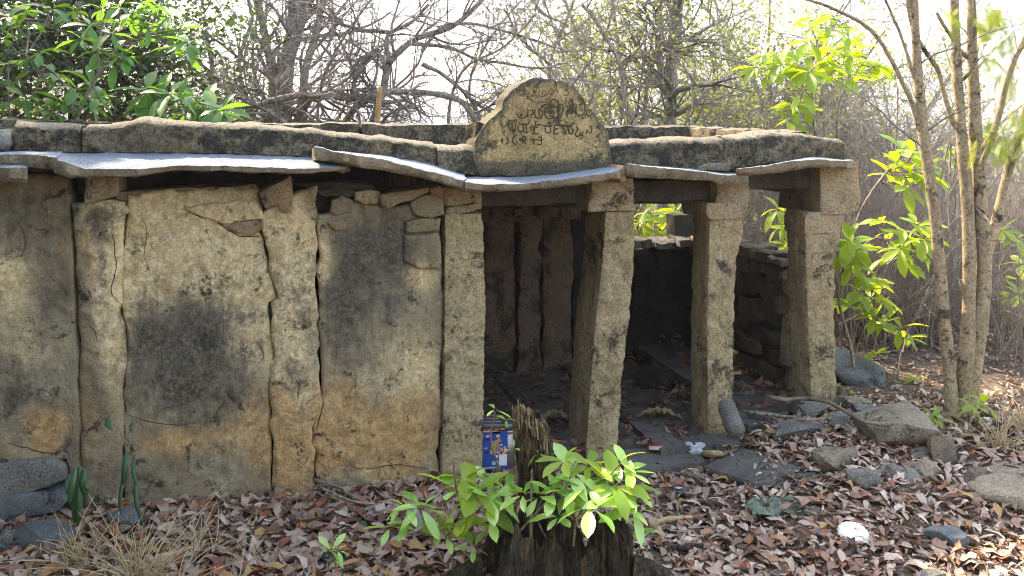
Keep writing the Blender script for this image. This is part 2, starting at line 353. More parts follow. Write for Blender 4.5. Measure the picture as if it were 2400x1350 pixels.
hz = NM('haze_air'); pv = hz.n('VolumePrincipled', None, Color=(.88, .92, 1.), Density=.0007, Anisotropy=0.); hz.t.links.new(pv.outputs[0], hz.out.inputs[1])
b0, b1 = np.array([-3300, -210, -48.]), np.array([3300, 3400, 170.])
cv = np.array([[(b0, b1)[i][0], (b0, b1)[j][1], (b0, b1)[k][2]] for i in (0, 1) for j in (0, 1) for k in (0, 1)])
link('haze', data('haze', cv, [[0, 1, 3, 2], [4, 6, 7, 5], [0, 4, 5, 1], [2, 3, 7, 6], [0, 2, 6, 4], [1, 5, 7, 3]], None, hz.m, False), kind='stuff')

# ---------------------------------------------------------------- the ruined shrine
shrine = thing('stone_shrine', 'ruined stone shrine with open pillared bays and an arched inscribed stone on its roof', 'shrine', W(-.34, .15, -.05))
BL = [  # stains and bare plaster on the wall: px, py, radius x, radius y, channel (0 soot and lichen, 1 pale plaster, 2 orange earth), amount
 (450,560,190,105,1,1.15),(560,680,90,120,1,.8),(330,560,60,130,1,.95),(330,680,50,60,1,.5),(590,830,45,50,1,.6),(350,860,30,60,1,.3),
 (480,820,150,170,0,.55),(450,830,80,110,0,.5),(430,720,110,80,0,.35),(400,890,100,100,0,.55),(560,870,70,110,0,.3),(328,800,35,70,0,.55),(410,830,22,80,0,.6),(520,1110,150,70,0,.5),(330,1120,50,70,0,.4),(540,760,60,60,0,.3),
 (400,1028,70,38,2,1.1),(590,960,65,70,2,.75),(575,1060,70,60,2,.55),(500,1010,60,50,2,.4),(380,960,30,15,2,.5),(330,540,40,80,2,.35),
 (245,600,34,150,1,1.1),(275,760,30,170,1,.9),(235,600,16,85,0,.75),(250,760,12,60,0,.5),(235,910,40,70,0,.45),(200,570,22,80,2,.55),(205,1000,26,110,2,.6),(240,1120,40,80,0,.35),(230,510,70,32,0,.7),
 (680,590,55,110,1,1.1),(700,720,42,150,1,1.0),(665,800,25,150,1,.8),(695,940,36,60,1,.6),(690,880,34,60,0,.5),(695,620,30,70,0,.35),(705,740,30,60,0,.35),(675,1060,60,110,2,1.1),(700,960,20,60,0,.4),(650,940,20,40,2,.6),
 (835,650,100,200,0,.65),(790,740,45,110,0,.55),(870,700,90,150,0,.3),(940,590,70,90,0,.6),(860,560,60,60,0,.4),(985,645,32,34,1,.95),(930,830,90,90,1,.35),(990,870,36,60,1,.45),(880,900,110,60,1,.3),
 (800,1010,85,100,2,1.1),(965,985,70,85,2,1.0),(880,1060,130,60,2,.9),(790,930,40,60,2,.5),(900,1112,120,24,1,.9),(870,960,40,60,0,.3),(1005,760,30,60,0,.3),(800,1120,60,30,0,.5),(868,525,12,14,2,1.3),(805,528,16,14,2,1.),
 (30,700,80,70,1,.5),(70,830,70,40,1,.5),(20,640,40,50,1,.5),(95,1010,52,42,2,1.25),(80,990,60,60,2,.3),(60,890,100,80,0,.65),(110,580,70,150,0,.5),(40,480,90,80,0,.4),(20,960,50,70,0,.7),(130,720,40,90,0,.55),(160,1050,30,50,0,.7),(30,520,60,70,0,.35),(140,570,16,22,2,1.),
]
def stains(P):
    x, y = PX(P); o = np.zeros(P.shape[:-1]+(3,))
    wx = x+26*fbm(P, 4, 4, 60); wy = y+26*fbm(P, 4, 4, 61)
    for px, py, rx, ry, ch, am in BL:
        d = ((wx-px)/rx)**2+((wy-py)/ry)**2; o[..., ch] = np.maximum(o[..., ch], 0)+am*np.exp(-d*.8)
    return np.clip(o, 0, 1.3)
def curve(pts):
    p = np.array(pts, float); return p
def panel(name, left, right, top, bottom, v0=0., depth=.22, mat='plaster', relief=.012, seed=0, gap=4, jag=5, res=.015, edge=.014, stain=True, lean=0, parent=None, bul=0.):
    """a slab of wall between two traced crack lines, facing the viewer, with broken edges and an uneven face"""
    L, Rr, Tp, Bt = map(curve, (left, right, top, bottom))
    ny = int((Bt[:, 1].mean()-Tp[:, 1].mean())/res/400)+2; nx = int((Rr[:, 0].mean()-L[:, 0].mean())/res/400)+2
    t = np.linspace(0, 1, ny)[:, None]; s = np.linspace(0, 1, nx)[None]
    xm = L[:, 0].mean()*(1-s)+Rr[:, 0].mean()*s
    yt = np.interp(xm, Tp[:, 0], Tp[:, 1]); yb = np.interp(xm, Bt[:, 0], Bt[:, 1])
    yt = yt+jag*fbm(np.stack([xm*.03, xm*0, xm*0], -1), 1.5, 3, seed+3)
    y = yt*(1-t)+yb*t
    xl = np.interp(y, L[:, 1], L[:, 0])+gap+jag*fbm(np.stack([y*.03, y*0+1, y*0], -1), 1., 4, seed+1)
    xr = np.interp(y, Rr[:, 1], Rr[:, 0])-gap+jag*fbm(np.stack([y*.03, y*0+5, y*0], -1), 1., 4, seed+2)
    x = xl*(1-s)+xr*s
    P = FW(x, y, v0); u, z = FU(x, y, v0)
    dx = np.minimum(x-xl, xr-x)/400; dy = (y-yt)/400; d = np.minimum(dx, dy)
    vv = v0-relief*fbm(P, 5, 5, seed+9)-relief*.5*fbm(P, 22, 3, seed+10)+edge*.8*np.clip(1-d/edge, 0, 1)**2-bul*np.sin(np.pi*s)*np.ones_like(t)
    vv = vv+lean*(1-t)
    Ft = W(u, vv, z); Bk = W(u, v0+depth+0*vv, z)
    V, Q = solid(Ft, Bk)
    at = {'stain': stains(V)} if stain else None
    return obj(name, V, Q, None, MT[mat], parent or shrine, attr=at)
C0 = [(162,380),(163,485),(168,500),(174,600),(180,750),(186,900),(191,1050),(194,1260)]
C1 = [(300,430),(294,480),(292,560),(285,640),(283,740),(298,800),(290,900),(288,1000),(286,1260)]
C2 = [(606,430),(612,540),(622,560),(628,620),(640,660),(648,700),(630,712),(634,760),(642,840),(630,900),(632,960),(637,1050),(640,1250)]
C3 = [(742,400),(742,500),(744,600),(741,650),(747,750),(750,880),(752,925),(740,990),(728,1040),(741,1060),(738,1110),(740,1250)]
C4 = [(1030,430),(1032,520),(1035,600),(1038,700),(1041,760),(1036,850),(1038,950),(1030,1010),(1027,1060),(1032,1200)]
BT = [(-900,1300),(0,1262),(1135,1190)]
panel('wall_panel', [(-130,300),(-120,1300)], C0, [(-200,420),(60,414),(110,410),(165,414)], [(-200,1090),(0,1086),(40,1080),(150,1076),(170,1230),(200,1230)], seed=11, gap=1.5)
panel('pilaster', C0, C1, [(160,482),(230,476),(300,470)], BT, v0=-.02, seed=12, gap=1., relief=.014, bul=.025, edge=.02)
panel('wall_panel', C1, C2, [(280,460),(430,446),(520,443),(640,446)], BT, seed=13, gap=1.5, v0=.005)
panel('pilaster', C2, C3, [(600,520),(630,500),(690,455),(745,430)], BT, v0=-.02, seed=14, gap=2., bul=.012)
panel('wall_panel', C3, C4, [(735,505),(770,500),(830,472),(890,482),(1000,478),(1040,520)], BT, seed=15, gap=1.8, v0=.012)
# wall further along, beyond the edge of the picture, and the rubble core behind the cracks
panel('wall_panel', [(-760,300),(-760,1300)], [(-140,300),(-132,1300)], [(-800,420),(-120,416)], [(-800,1300),(-100,1280)], seed=16, res=.04)
def block(name, u0, u1, v0, v1, z0, z1, mat, parent=None, seed=0, amp=.01, nx=None, stain=False, label=None):
    dims = np.array([u1-u0, v1-v0, z1-z0]); n = [max(3, min(26, int(d/.05)+2)) for d in dims]
    V, Q, o = [], [], 0
    for ax in range(3):
        b, c_ = [(1, 2), (2, 0), (0, 1)][ax]
        for s in (0, 1):
            p = np.zeros((n[b], n[c_], 3)); p[..., ax] = s
            p[..., b] = np.linspace(0, 1, n[b])[:, None]; p[..., c_] = np.linspace(0, 1, n[c_])[None]
            V.append(p.reshape(-1, 3)); Q.append(gridq(n[b], n[c_], o, s == 0)); o += n[b]*n[c_]
    V = np.concatenate(V); Q = np.concatenate(Q)
    q = V*2-1; e = np.sort(np.abs(q), 1)[:, 1]; rr = min(dims)*.12
    P = np.array([u0, v0, z0])+V*dims
    cen = np.array([u0, v0, z0])+dims/2
    near = (dims/2-np.abs(P-cen)); e2 = np.sort(near, 1)[:, 1]
    P = P-np.sign(P-cen)*(np.clip(1-e2/rr, 0, 1)**2*rr*.35)[:, None]*(near < rr)
    Wd = W(P[:, 0], P[:, 1], P[:, 2])
    dn = np.stack([fbm(Wd, 7, 4, seed), fbm(Wd, 7, 4, seed+1), fbm(Wd, 7, 4, seed+2)], -1)
    Wd = Wd+amp*dn+amp*.4*fbm(Wd, 30, 2, seed+4)[:, None]
    return obj(name, Wd, Q, None, MT[mat], parent or shrine, label=label, sharp=40)
block('wall_core', -4.2, -.42, .2, .36, -.2, 1.86, 'blackish', seed=3)
def polystone(name, pts, v0, depth, mat, bulge=.012, seed=0, parent=None, nb=56, rings=(1, .97, .9, .75, .5, .25), amp=.006, stain=False, label=None, tilt=0., edge=None):
    """a loose or built-in stone whose face is a traced outline, with real thickness"""
    p = np.array(pts, float); q = np.vstack([p, p[:1]]); d = np.r_[0, np.cumsum(np.linalg.norm(np.diff(q, axis=0), axis=1))]
    t = np.linspace(0, d[-1], nb, endpoint=False); x = np.interp(t, d, q[:, 0]); y = np.interp(t, d, q[:, 1])
    cx, cy_ = (x.min()+x.max())/2, (y.min()+y.max())/2
    rr = np.array(rings)[:, None]; X = cx+(x-cx)*rr; Y = cy_+(y-cy_)*rr
    u, z = FU(X, Y, v0); e = np.minimum(bulge*2, .03)
    k = np.clip((1-rr)/.12, 0, 1); vf = v0+e*(1-k)**2-bulge*(1-rr**2)+tilt*(z-z.mean())
    Fr = W(u, vf, z); Bk = W(u[:1], v0+depth+0*u[:1], z[:1])
    c0 = W(*(np.array(FU(cx, cy_, v0))[[0]]), v0-bulge, FU(cx, cy_, v0)[1]).reshape(1, 3)
    G = np.concatenate([Bk, W(u[:1], v0+e+0*u[:1]+depth*.25, z[:1]), Fr]); n = len(G)
    V = np.concatenate([G.reshape(-1, 3), c0]); V = V+amp*np.stack([fbm(V, 14, 4, seed), fbm(V, 14, 4, seed+1), fbm(V, 14, 4, seed+2)], -1)
    i = np.arange(n*nb).reshape(n, nb); j = np.roll(i, -1, 1)
    Q = np.stack([i[:-1], j[:-1], j[1:], i[1:]], -1).reshape(-1, 4); T = np.stack([i[-1], j[-1], np.full(nb, n*nb)], -1)
    at = {'stain': stains(V)} if stain else {}
    if edge: at['edge'] = edge(V, np.r_[np.full(2*nb, 1.), np.repeat((rr[:, 0]-.55)/.45, nb), -1.])
    return obj(name, V, Q, T, MT[mat], parent or shrine, attr=at, label=label, sharp=42)
# bracket stones, ledges and rubble packed on top of the wall
S = [('bracket_stone', [(195,478),(200,415),(240,408),(272,414),(279,440),(272,462),(232,470)], -.06, .3, 'capital'),
 ('bracket_stone', [(606,452),(640,432),(682,412),(688,460),(684,500),(660,498),(648,480),(622,492),(612,470)], -.07, .3, 'brown'),
 ('ledge_stone', [(268,452),(330,446),(430,440),(520,436),(602,432),(606,450),(560,462),(470,468),(330,474),(272,472)], .03, .3, 'brown'),
 ('cap_stone', [(172,540),(168,505),(182,478),(240,474),(296,482),(300,500),(280,512),(240,525),(230,540),(200,548)], -.045, .2, 'plaster'),
 ('wedge_stone', [(430,486),(480,477),(600,468),(612,480),(620,512),(600,515),(560,520),(530,528),(490,515),(455,502)], -.02, .2, 'plaster'),
 ('brown_stone', [(528,530),(560,518),(605,514),(620,520),(612,540),(584,556),(560,546),(540,540)], -.012, .2, 'brown'),
 ('rubble_stone', [(772,498),(778,470),(800,460),(826,470),(822,498),(790,505)], -.012, .2, 'plaster'),
 ('rubble_stone', [(830,452),(866,444),(892,452),(888,478),(852,480),(830,470)], -.02, .2, 'granite'),
 ('ledge_stone', [(888,458),(960,444),(1008,438),(1004,452),(960,470),(905,488),(894,480)], -.06, .3, 'brown'),
 ('ledge_stone', [(690,432),(760,424),(870,430),(880,442),(800,448),(720,446)], .05, .25, 'blackish'),
 ('ledge_stone', [(740,446),(800,440),(832,450),(826,462),(780,462),(748,456)], .0, .2, 'blackish'),
 ('rubble_stone', [(962,478),(985,460),(1020,456),(1042,470),(1044,505),(1000,512),(968,500)], -.03, .2, 'plaster'),
 ('rubble_stone', [(950,520),(985,510),(1034,512),(1030,540),(980,546),(950,544)], -.028, .2, 'plaster'),
 ('rubble_stone', [(766,520),(790,515),(812,522),(812,538),(786,542),(770,532)], -.008, .1, 'brown'),
 ('rubble_stone', [(948,552),(1030,546),(1036,620),(1030,632),(985,630),(945,610)], -.018, .14, 'plaster'),
 ('rubble_stone', [(1006,440),(1030,434),(1044,444),(1040,470),(1022,466),(1010,456)], -.01, .2, 'brown'),
 ('sliver_stone', [(630,705),(642,712),(646,745),(634,742)], .01, .1, 'blackish'),
 ('sliver_stone', [(634,850),(648,838),(650,880),(640,915),(632,900)], .0, .1, 'plaster'),
 ('sliver_stone', [(736,960),(752,925),(757,940),(742,1000),(734,1030)], -.004, .1, 'plaster'),
 ('sliver_stone', [(640,1040),(655,1060),(652,1120),(640,1130)], .0, .1, 'plaster'),
 ('capital_stone', [(1040,468),(1044,436),(1090,440),(1130,452),(1131,474),(1090,480),(1046,484)], -.03, .34, 'capital'),
 ('capital_stone', [(1044,500),(1046,485),(1100,480),(1130,474),(1130,490),(1100,497),(1060,506)], -.015, .34, 'capital'),
 ('foundation_stone', [(-40,1092),(30,1086),(120,1076),(150,1100),(156,1120),(120,1140),(60,1158),(-40,1172)], -.06, .35, 'rock'),
 ('foundation_stone', [(-60,1176),(40,1164),(150,1160),(158,1172),(140,1200),(60,1218),(10,1228),(-60,1222)], -.11, .4, 'blue'),
 ('foundation_stone', [(-300,1100),(-50,1092),(-44,1170),(-300,1200)], -.05, .35, 'rock'),
 ('foundation_stone', [(-30,1075),(10,1078),(28,1084),(10,1096),(-30,1094)], -.03, .2, 'blackish')]
for i, (nm, pts, v0, dp, mt) in enumerate(S):
    polystone(nm, pts, v0, dp, mt, seed=40+i*7, stain=mt == 'plaster', bulge=.006, amp=.008)

# pillars: name, list of (py, left px, right px) of the lit front face, depth, capital
def pillar(lst, d, mat='granite', name='pillar', seed=0, ex=14., v0=0., amp=.011, parent=None, nk=72, lump=.03, dz=.028):
    a = np.array(lst, float); n = max(6, int((a[-1, 0]-a[0, 0])/400/dz*2)); py = np.linspace(a[0, 0], a[-1, 0], n)
    xl = np.interp(py, a[:, 0], a[:, 1]); xr = np.interp(py, a[:, 0], a[:, 2])
    uL, z = FU(xl, py, v0); uR, _ = FU(xr, py, v0)
    an = np.arange(nk)/nk*2*math.pi; an = an-.17*np.sin(4*an); cx, sy = np.cos(an), np.sin(an); r = (np.abs(cx)**ex+np.abs(sy)**ex)**(-1/ex)
    U = (uL+uR)[:, None]/2+(uR-uL)[:, None]/2*(cx*r)[None]; Vv = v0+d/2+d/2*(sy*r)[None]+0*U; Z = z[:, None]+0*U
    P = W(U, Vv, Z); cen = P.mean(1, keepdims=True); dr = P-cen; dr[..., 2] = 0
    P = P+dr*(lump*fbm(P, 4.5, 3, seed)+lump*.6*fbm(P, 11, 3, seed+2))[..., None]+(dr/(np.linalg.norm(dr, axis=-1, keepdims=True)+1e-6))*(amp*fbm(P, 24, 4, seed+5))[..., None]
    V = np.concatenate([P.reshape(-1, 3), P[0].mean(0)[None], P[-1].mean(0)[None]])
    i = np.arange(n*nk).reshape(n, nk); j = np.roll(i, -1, 1)
    Q = np.stack([i[:-1], j[:-1], j[1:], i[1:]], -1).reshape(-1, 4)
    T = np.concatenate([np.stack([i[0], j[0], np.full(nk, n*nk)], -1), np.stack([j[-1], i[-1], np.full(nk, n*nk+1)], -1)])
    return obj(name, V, Q, T, MT[mat], parent or shrine, sharp=46)
pillar([(503,1042,1131),(700,1042,1140),(900,1040,1136),(1180,1034,1131)], .3, seed=1, v0=-.03)
p1 = pillar([(497,1420,1490),(620,1411,1488),(750,1396,1477),(900,1384,1460),(1050,1374,1450),(1130,1370,1446)], .42, seed=20)
p2 = pillar([(512,1663,1745),(560,1662,1742),(620,1661,1728),(760,1657,1720),(900,1659,1720),(1040,1660,1720)], .27, seed=30)
p3 = pillar([(540,1886,1974),(575,1888,1966),(600,1888,1956),(760,1894,1958),(930,1901,1965),(990,1901,1966)], .26, seed=41)
pillar([(420,1388,1490),(450,1386,1493),(480,1378,1492),(496,1378,1490)], .5, 'capital', 'capital', 50, 14, -.02, parent=None)
pillar([(476,1656,1760),(500,1655,1762),(514,1662,1745)], .42, 'capital', 'capital', 51, 14, -.02)
pillar([(430,1678,1752),(450,1682,1762),(476,1675,1758)], .4, 'capital', 'capital', 52, 14, -.015)
pillar([(380,1930,2010),(396,1922,2020),(470,1924,2022),(496,1924,2014),(503,1926,2000)], .6, 'capital', 'capital', 53, 14, -.03)
pillar([(498,1890,1992),(520,1886,1984),(548,1886,1972)], .3, 'capital', 'capital_neck', 54, 10, -.01)
# beams
block('lintel', -.36, .6, .1, .36, float(FU(1250, 486)[1]), 1.93, 'blackish', seed=60)
block('lintel', .78, 1.6, .08, .34, float(FU(1560, 476)[1]), 1.9, 'blackish', seed=61)
block('lintel', 1.62, 2.44, .1, .32, float(FU(1850, 447)[1]), 1.97, 'blackish', seed=62)
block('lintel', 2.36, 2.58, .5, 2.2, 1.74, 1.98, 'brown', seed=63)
block('lintel', -.72, 2.5, 1.95, 2.2, 1.53, 1.98, 'blackish', seed=64)
# back wall of the first bay: plastered piers; near-black lower wall further in; rubble side wall
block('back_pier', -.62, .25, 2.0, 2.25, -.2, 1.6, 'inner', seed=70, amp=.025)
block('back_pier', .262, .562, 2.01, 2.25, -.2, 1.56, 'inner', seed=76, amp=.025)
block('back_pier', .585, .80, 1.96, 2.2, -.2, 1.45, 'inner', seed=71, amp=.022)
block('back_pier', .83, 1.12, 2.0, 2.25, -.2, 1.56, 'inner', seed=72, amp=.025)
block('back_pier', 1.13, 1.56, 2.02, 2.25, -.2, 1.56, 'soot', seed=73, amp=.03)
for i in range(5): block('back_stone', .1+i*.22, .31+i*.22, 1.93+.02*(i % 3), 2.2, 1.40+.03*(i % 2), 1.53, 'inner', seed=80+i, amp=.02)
block('back_pier', -4.2, -.6, 2.0, 2.25, -.2, 2.03, 'blackish', seed=74)
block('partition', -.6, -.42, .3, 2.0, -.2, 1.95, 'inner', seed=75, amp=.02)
r_ = random.Random(5)
def rubble(name, a0, a1, z0, z1, face, mats, along_u, thick=.3, hs=(.1, .24), ws=(.13, .36)):
    """uneven stones fitted in rough courses; a0..a1 runs along the wall, face is the coordinate of its near face"""
    z = z0
    while z < z1-.04:
        h = min(r_.uniform(*hs), z1-z); a = a0+r_.uniform(-.05, .03)
        while a < a1-.03:
            wd = min(r_.uniform(*ws)*(.7+h*2), a1-a); hh = h*r_.uniform(.85, 1.2); k = r_.uniform(-.03, .03)
            V, T = rockv((wd+.015, thick, hh+.015), r_.randrange(9999), 7, .62, .9, .035, 3, True)
            g = r_.uniform(-.12, .12); V = np.stack([V[:, 0]*math.cos(g)-V[:, 2]*math.sin(g), V[:, 1], V[:, 0]*math.sin(g)+V[:, 2]*math.cos(g)], -1)
            ca, cz = a+wd/2, z+h/2+r_.uniform(-.015, .015)
            P = W(V[:, 0]+ca, V[:, 1]+face+thick/2+k, V[:, 2]+cz) if along_u else W(V[:, 1]+face+thick/2+k, V[:, 0]+ca, V[:, 2]+cz)
            obj(name, P, None, T, MT[r_.choice(mats)], shrine, sharp=35); a += wd
        z += h
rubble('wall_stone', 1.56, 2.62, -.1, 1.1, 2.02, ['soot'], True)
rubble('side_stone', .44, 2.05, -.05, 1.14, 2.35, ['dbrown', 'dbrown', 'blackish'], False, .22)
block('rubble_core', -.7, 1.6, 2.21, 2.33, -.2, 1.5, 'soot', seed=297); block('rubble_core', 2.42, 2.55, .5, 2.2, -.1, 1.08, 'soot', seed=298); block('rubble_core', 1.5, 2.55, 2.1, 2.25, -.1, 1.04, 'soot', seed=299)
rubble('side_end_stone', 2.36, 2.58, 0., 1.14, .38, ['brock', 'capital', 'dbrown'], True, .12, (.12, .26), (.2, .3))
for i in range(7): block('coping_stone', 2.32+.03*(i % 2), 2.6, .42+i*.23, .62+i*.23, 1.155, 1.2+.03*(i % 3), 'brock', seed=300+i, amp=.02)
for i in range(4): block('coping_stone', 1.45+i*.26, 1.68+i*.26, 2.0, 2.32, 1.10, 1.16+.02*(i % 2), 'rock', seed=320+i, amp=.02)
pillar([(0,0,1),(1,0,1)][:0] or [(505,1580,1640),(900,1580,1640)], .2, 'blackish', 'back_pillar', 55, v0=2.26)
# ceiling and roof slabs
ue = [-4.25, -3.1, -2.05, -1.1, -.2, .7, 1.6, 2.52]
for i in range(7): block('roof_slab', ue[i]+.006, ue[i+1]-.006, .04, 2.3, 2.0+.004*(i % 2), 2.09+.01*(i % 3), 'blackish', seed=400+i, amp=.012)

# eave slabs: back edge on the wall head, front edge traced at the overhang
def eave(front, back, thick, vf=-.34, vb=.10, seed=0, mat='slab', name='eave_slab', n=70, rag=.018):
    Fp, Bp = np.array(front, float), np.array(back, float); Fp[:, 1] -= 9; thick = [q*1.25+.006 for q in thick]
    s = np.linspace(0, 1, n); m_ = 15; t = np.linspace(0, 1, m_)[:, None]
    fx = Fp[0, 0]+(Fp[-1, 0]-Fp[0, 0])*s; fy = np.interp(fx, Fp[:, 0], Fp[:, 1]); bx = Bp[0, 0]+(Bp[-1, 0]-Bp[0, 0])*s; by = np.interp(bx, Bp[:, 0], Bp[:, 1])
    vfj = vf+rag*2*fbm(np.stack([fx*.012, fx*0+seed, fx*0], -1), 1, 3, seed)+rag*.45*np.round(fbm(np.stack([fx*.05, fx*0+seed, fx*0], -1), 1, 3, seed+20)*2.5)/2.5
    u0, z0 = FU(fx, fy, vfj); u1, z1 = FU(bx, by, vb)
    U = u0*(1-t)+u1*t; Z = z0*(1-t)+z1*t; Vv = vfj*(1-t)+vb*t
    e = np.minimum(s, 1-s)[None]*(abs(u0[-1]-u0[0])); ends = np.clip(1-e/.05, 0, 1)
    U = U+np.sign(.5-s)[None]*ends*0+.02*ends*fbm(np.stack([Vv*9, Z*0+seed, Z*0], -1), 1, 3, seed+4)
    th = np.interp(s, np.linspace(0, 1, len(thick)), thick)[None]*(1+.14*fbm(np.stack([U*6, Vv*6, U*0], -1), 1, 3, seed+8))
    Tp = W(U, Vv, Z+.0035*fbm(np.stack([U, Vv, Z*0], -1), 7, 4, seed+2)-.004*np.clip(1-t/.08, 0, 1)**2)
    Bo = W(U+0*th, Vv+.012*np.clip(1-t*6, 0, 1), Z-th*(1-.3*np.clip(1-t/.05, 0, 1)))
    V, Q = solid(Tp, Bo); V = V+.004*fbm(V, 26, 3, seed+3)[:, None]*np.array([.6, .6, 1])
    return obj(name, V, Q, None, MT[mat], shrine, sharp=38)
eave([(-200,402),(0,400),(40,399),(60,402)], [(-200,370),(62,372)], [.05, .06], seed=1, vf=-.36)
eave([(-160,374),(0,370),(80,371),(136,376)], [(-160,354),(150,352)], [.05, .062], seed=2, vf=-.3)
eave([(132,378),(165,392),(200,402),(340,403),(420,396),(560,398),(700,403),(816,399)], [(128,354),(400,354),(600,360),(790,366)], [.06, .045, .028, .03, .03, .02], seed=3, n=110)
eave([(742,352),(800,366),(900,382),(1000,408),(1090,430)], [(728,352),(860,358),(1000,378),(1088,404)], [.05, .055, .05, .055], seed=4, vf=-.35)
eave([(1092,434),(1130,439),(1220,438),(1300,430),(1380,420),(1452,409)], [(1090,412),(1200,412),(1300,406),(1440,386)], [.05, .04, .035, .045], seed=5)
eave([(1466,392),(1500,396),(1560,402),(1640,410),(1700,418),(1750,420)], [(1462,386),(1560,390),(1640,396),(1742,408)], [.06, .06, .05, .045], seed=6, vf=-.28)
eave([(1728,404),(1790,398),(1850,386),(1920,380),(1990,386)], [(1738,400),(1840,378),(1900,364),(1996,376)], [.03, .05, .05, .045], seed=7, vf=-.26, vb=.22)
eave([(1632,400),(1660,392),(1706,392)], [(1640,394),(1704,386)], [.03, .035], seed=8, vf=-.12, vb=.06, n=26)
polystone('wedge_stone', [(1446,398),(1462,388),(1472,398),(1468,424),(1456,430),(1448,418)], -.22, .25, 'brown', seed=430)
polystone('wedge_stone', [(772,372),(796,376),(816,384),(822,402),(800,408),(782,398)], -.2, .2, 'brown', seed=431)
polystone('wedge_stone', [(1060,420),(1086,428),(1110,446),(1090,452),(1064,440)], -.12, .22, 'brown', seed=432)
# parapet: front course, then back and side courses of the roof edge
def course(top, bot, vf, depth, seed, name='parapet_block', mat='parapet', n=60, lean=.0, gap=.7, top_in=.06):
    Tp, Bt = np.array(top, float), np.array(bot, float); s = np.linspace(0, 1, n)
    x = Tp[0, 0]+gap+(Tp[-1, 0]-Tp[0, 0]-2*gap)*s
    yt = np.interp(x, Tp[:, 0], Tp[:, 1])+2.5*fbm(np.stack([x*.03, x*0, x*0], -1), 1, 3, seed); yb = np.interp(x, Bt[:, 0], Bt[:, 1])
    nt_ = 14; t = np.linspace(0, 1, nt_)[:, None]; y = yb*(1-t)+yt*t
    u, z = FU(x+0*y, y, vf); vv = vf+lean*t+.04*np.clip((t-.8)/.2, 0, 1)**2-.02*fbm(np.stack([u, z, z*0], -1), 4, 5, seed+2)-.010*fbm(np.stack([u, z, z*0], -1), 22, 3, seed+3)
    F_ = W(u, vv, z)
    tt = np.linspace(0, 1, 8)[1:, None]; ut, zt = u[-1:], z[-1:]
    top_ = W(ut+0*tt, vv[-1:]+(depth-.04)*tt, zt+.012*np.sin(tt*3.1)+.012*fbm(np.stack([ut+0*tt, tt+0*ut, 0*tt+0*ut], -1), 6, 3, seed+6))
    G_ = np.concatenate([F_, top_]); 
    bk = G_.copy(); c_ = W(ut, vf+depth+.0*ut, z[:1])  # lower back edge
    low = np.linspace(0, 1, len(G_))[:, None, None]; bk = W(u[:1], vf+depth-.002+0*u[:1], z[:1])*(1-low)+G_[-1:]*low
    ends = np.minimum(s, 1-s)[None, :, None]*(u[0, -1]-u[0, 0]); pull = np.clip(1-ends/.025, 0, 1)**2*.004
    G_ = G_+np.array([CT*0, .9, -.25])*pull
    V, Q = solid(G_, bk)
    return obj(name, V, Q, None, MT[mat], shrine, sharp=40)
course([(-500,292),(-20,296)], [(-500,356),(-20,356)], .03, .3, 500)
course([(32,288),(100,296),(188,298)], [(32,356),(188,357)], .03, .3, 501)
course([(190,300),(250,294),(320,281),(360,280),(440,290),(520,290),(600,293),(700,303),(790,312)], [(190,357),(500,358),(640,364),(790,366)], .03, .3, 502, n=110)
course([(790,312),(850,318),(900,322),(960,332),(1022,342)], [(790,368),(900,376),(1022,398)], .03, .3, 503)
course([(1024,345),(1080,346),(1150,342)], [(1024,398),(1150,414)], .02, .32, 504, n=40)
course([(1405,342),(1450,334),(1560,328),(1640,326),(1700,322)], [(1405,404),(1560,392),(1700,400)], .02, .32, 505)
course([(1700,324),(1760,318),(1820,311),(1870,312),(1930,320),(1980,330)], [(1700,400),(1800,382),(1900,372),(1980,392)], .02, .34, 506)
polystone('parapet_boulder', [(-40,330),(-20,306),(5,303),(18,316),(22,340),(10,352),(-30,354)], -.06, .25, 'rock', bulge=.06, seed=520)
def wall_run(u0, u1, v0, v1, z0, za, zb, n, seed):
    for i in range(n):
        f0, f1 = i/n, (i+1)/n; zt = za+(zb-za)*(f0+f1)/2
        if abs(u1-u0) > abs(v1-v0)*1.5: block('back_parapet_block', u0+(u1-u0)*f0+.005, u0+(u1-u0)*f1-.005, v0, v1, z0, zt, 'parapet', seed=seed+i, amp=.016)
        else: block('back_parapet_block', u0, u1, v0+(v1-v0)*f0+.005, v0+(v1-v0)*f1-.005, z0, zt, 'parapet', seed=seed+i, amp=.016)
wall_run(-4.2, 2.5, 2.0, 2.25, 2.08, 2.34, 2.27, 6, 540)
wall_run(2.3, 2.54, .38, 2.0, 2.08, 2.245, 2.27, 3, 560)
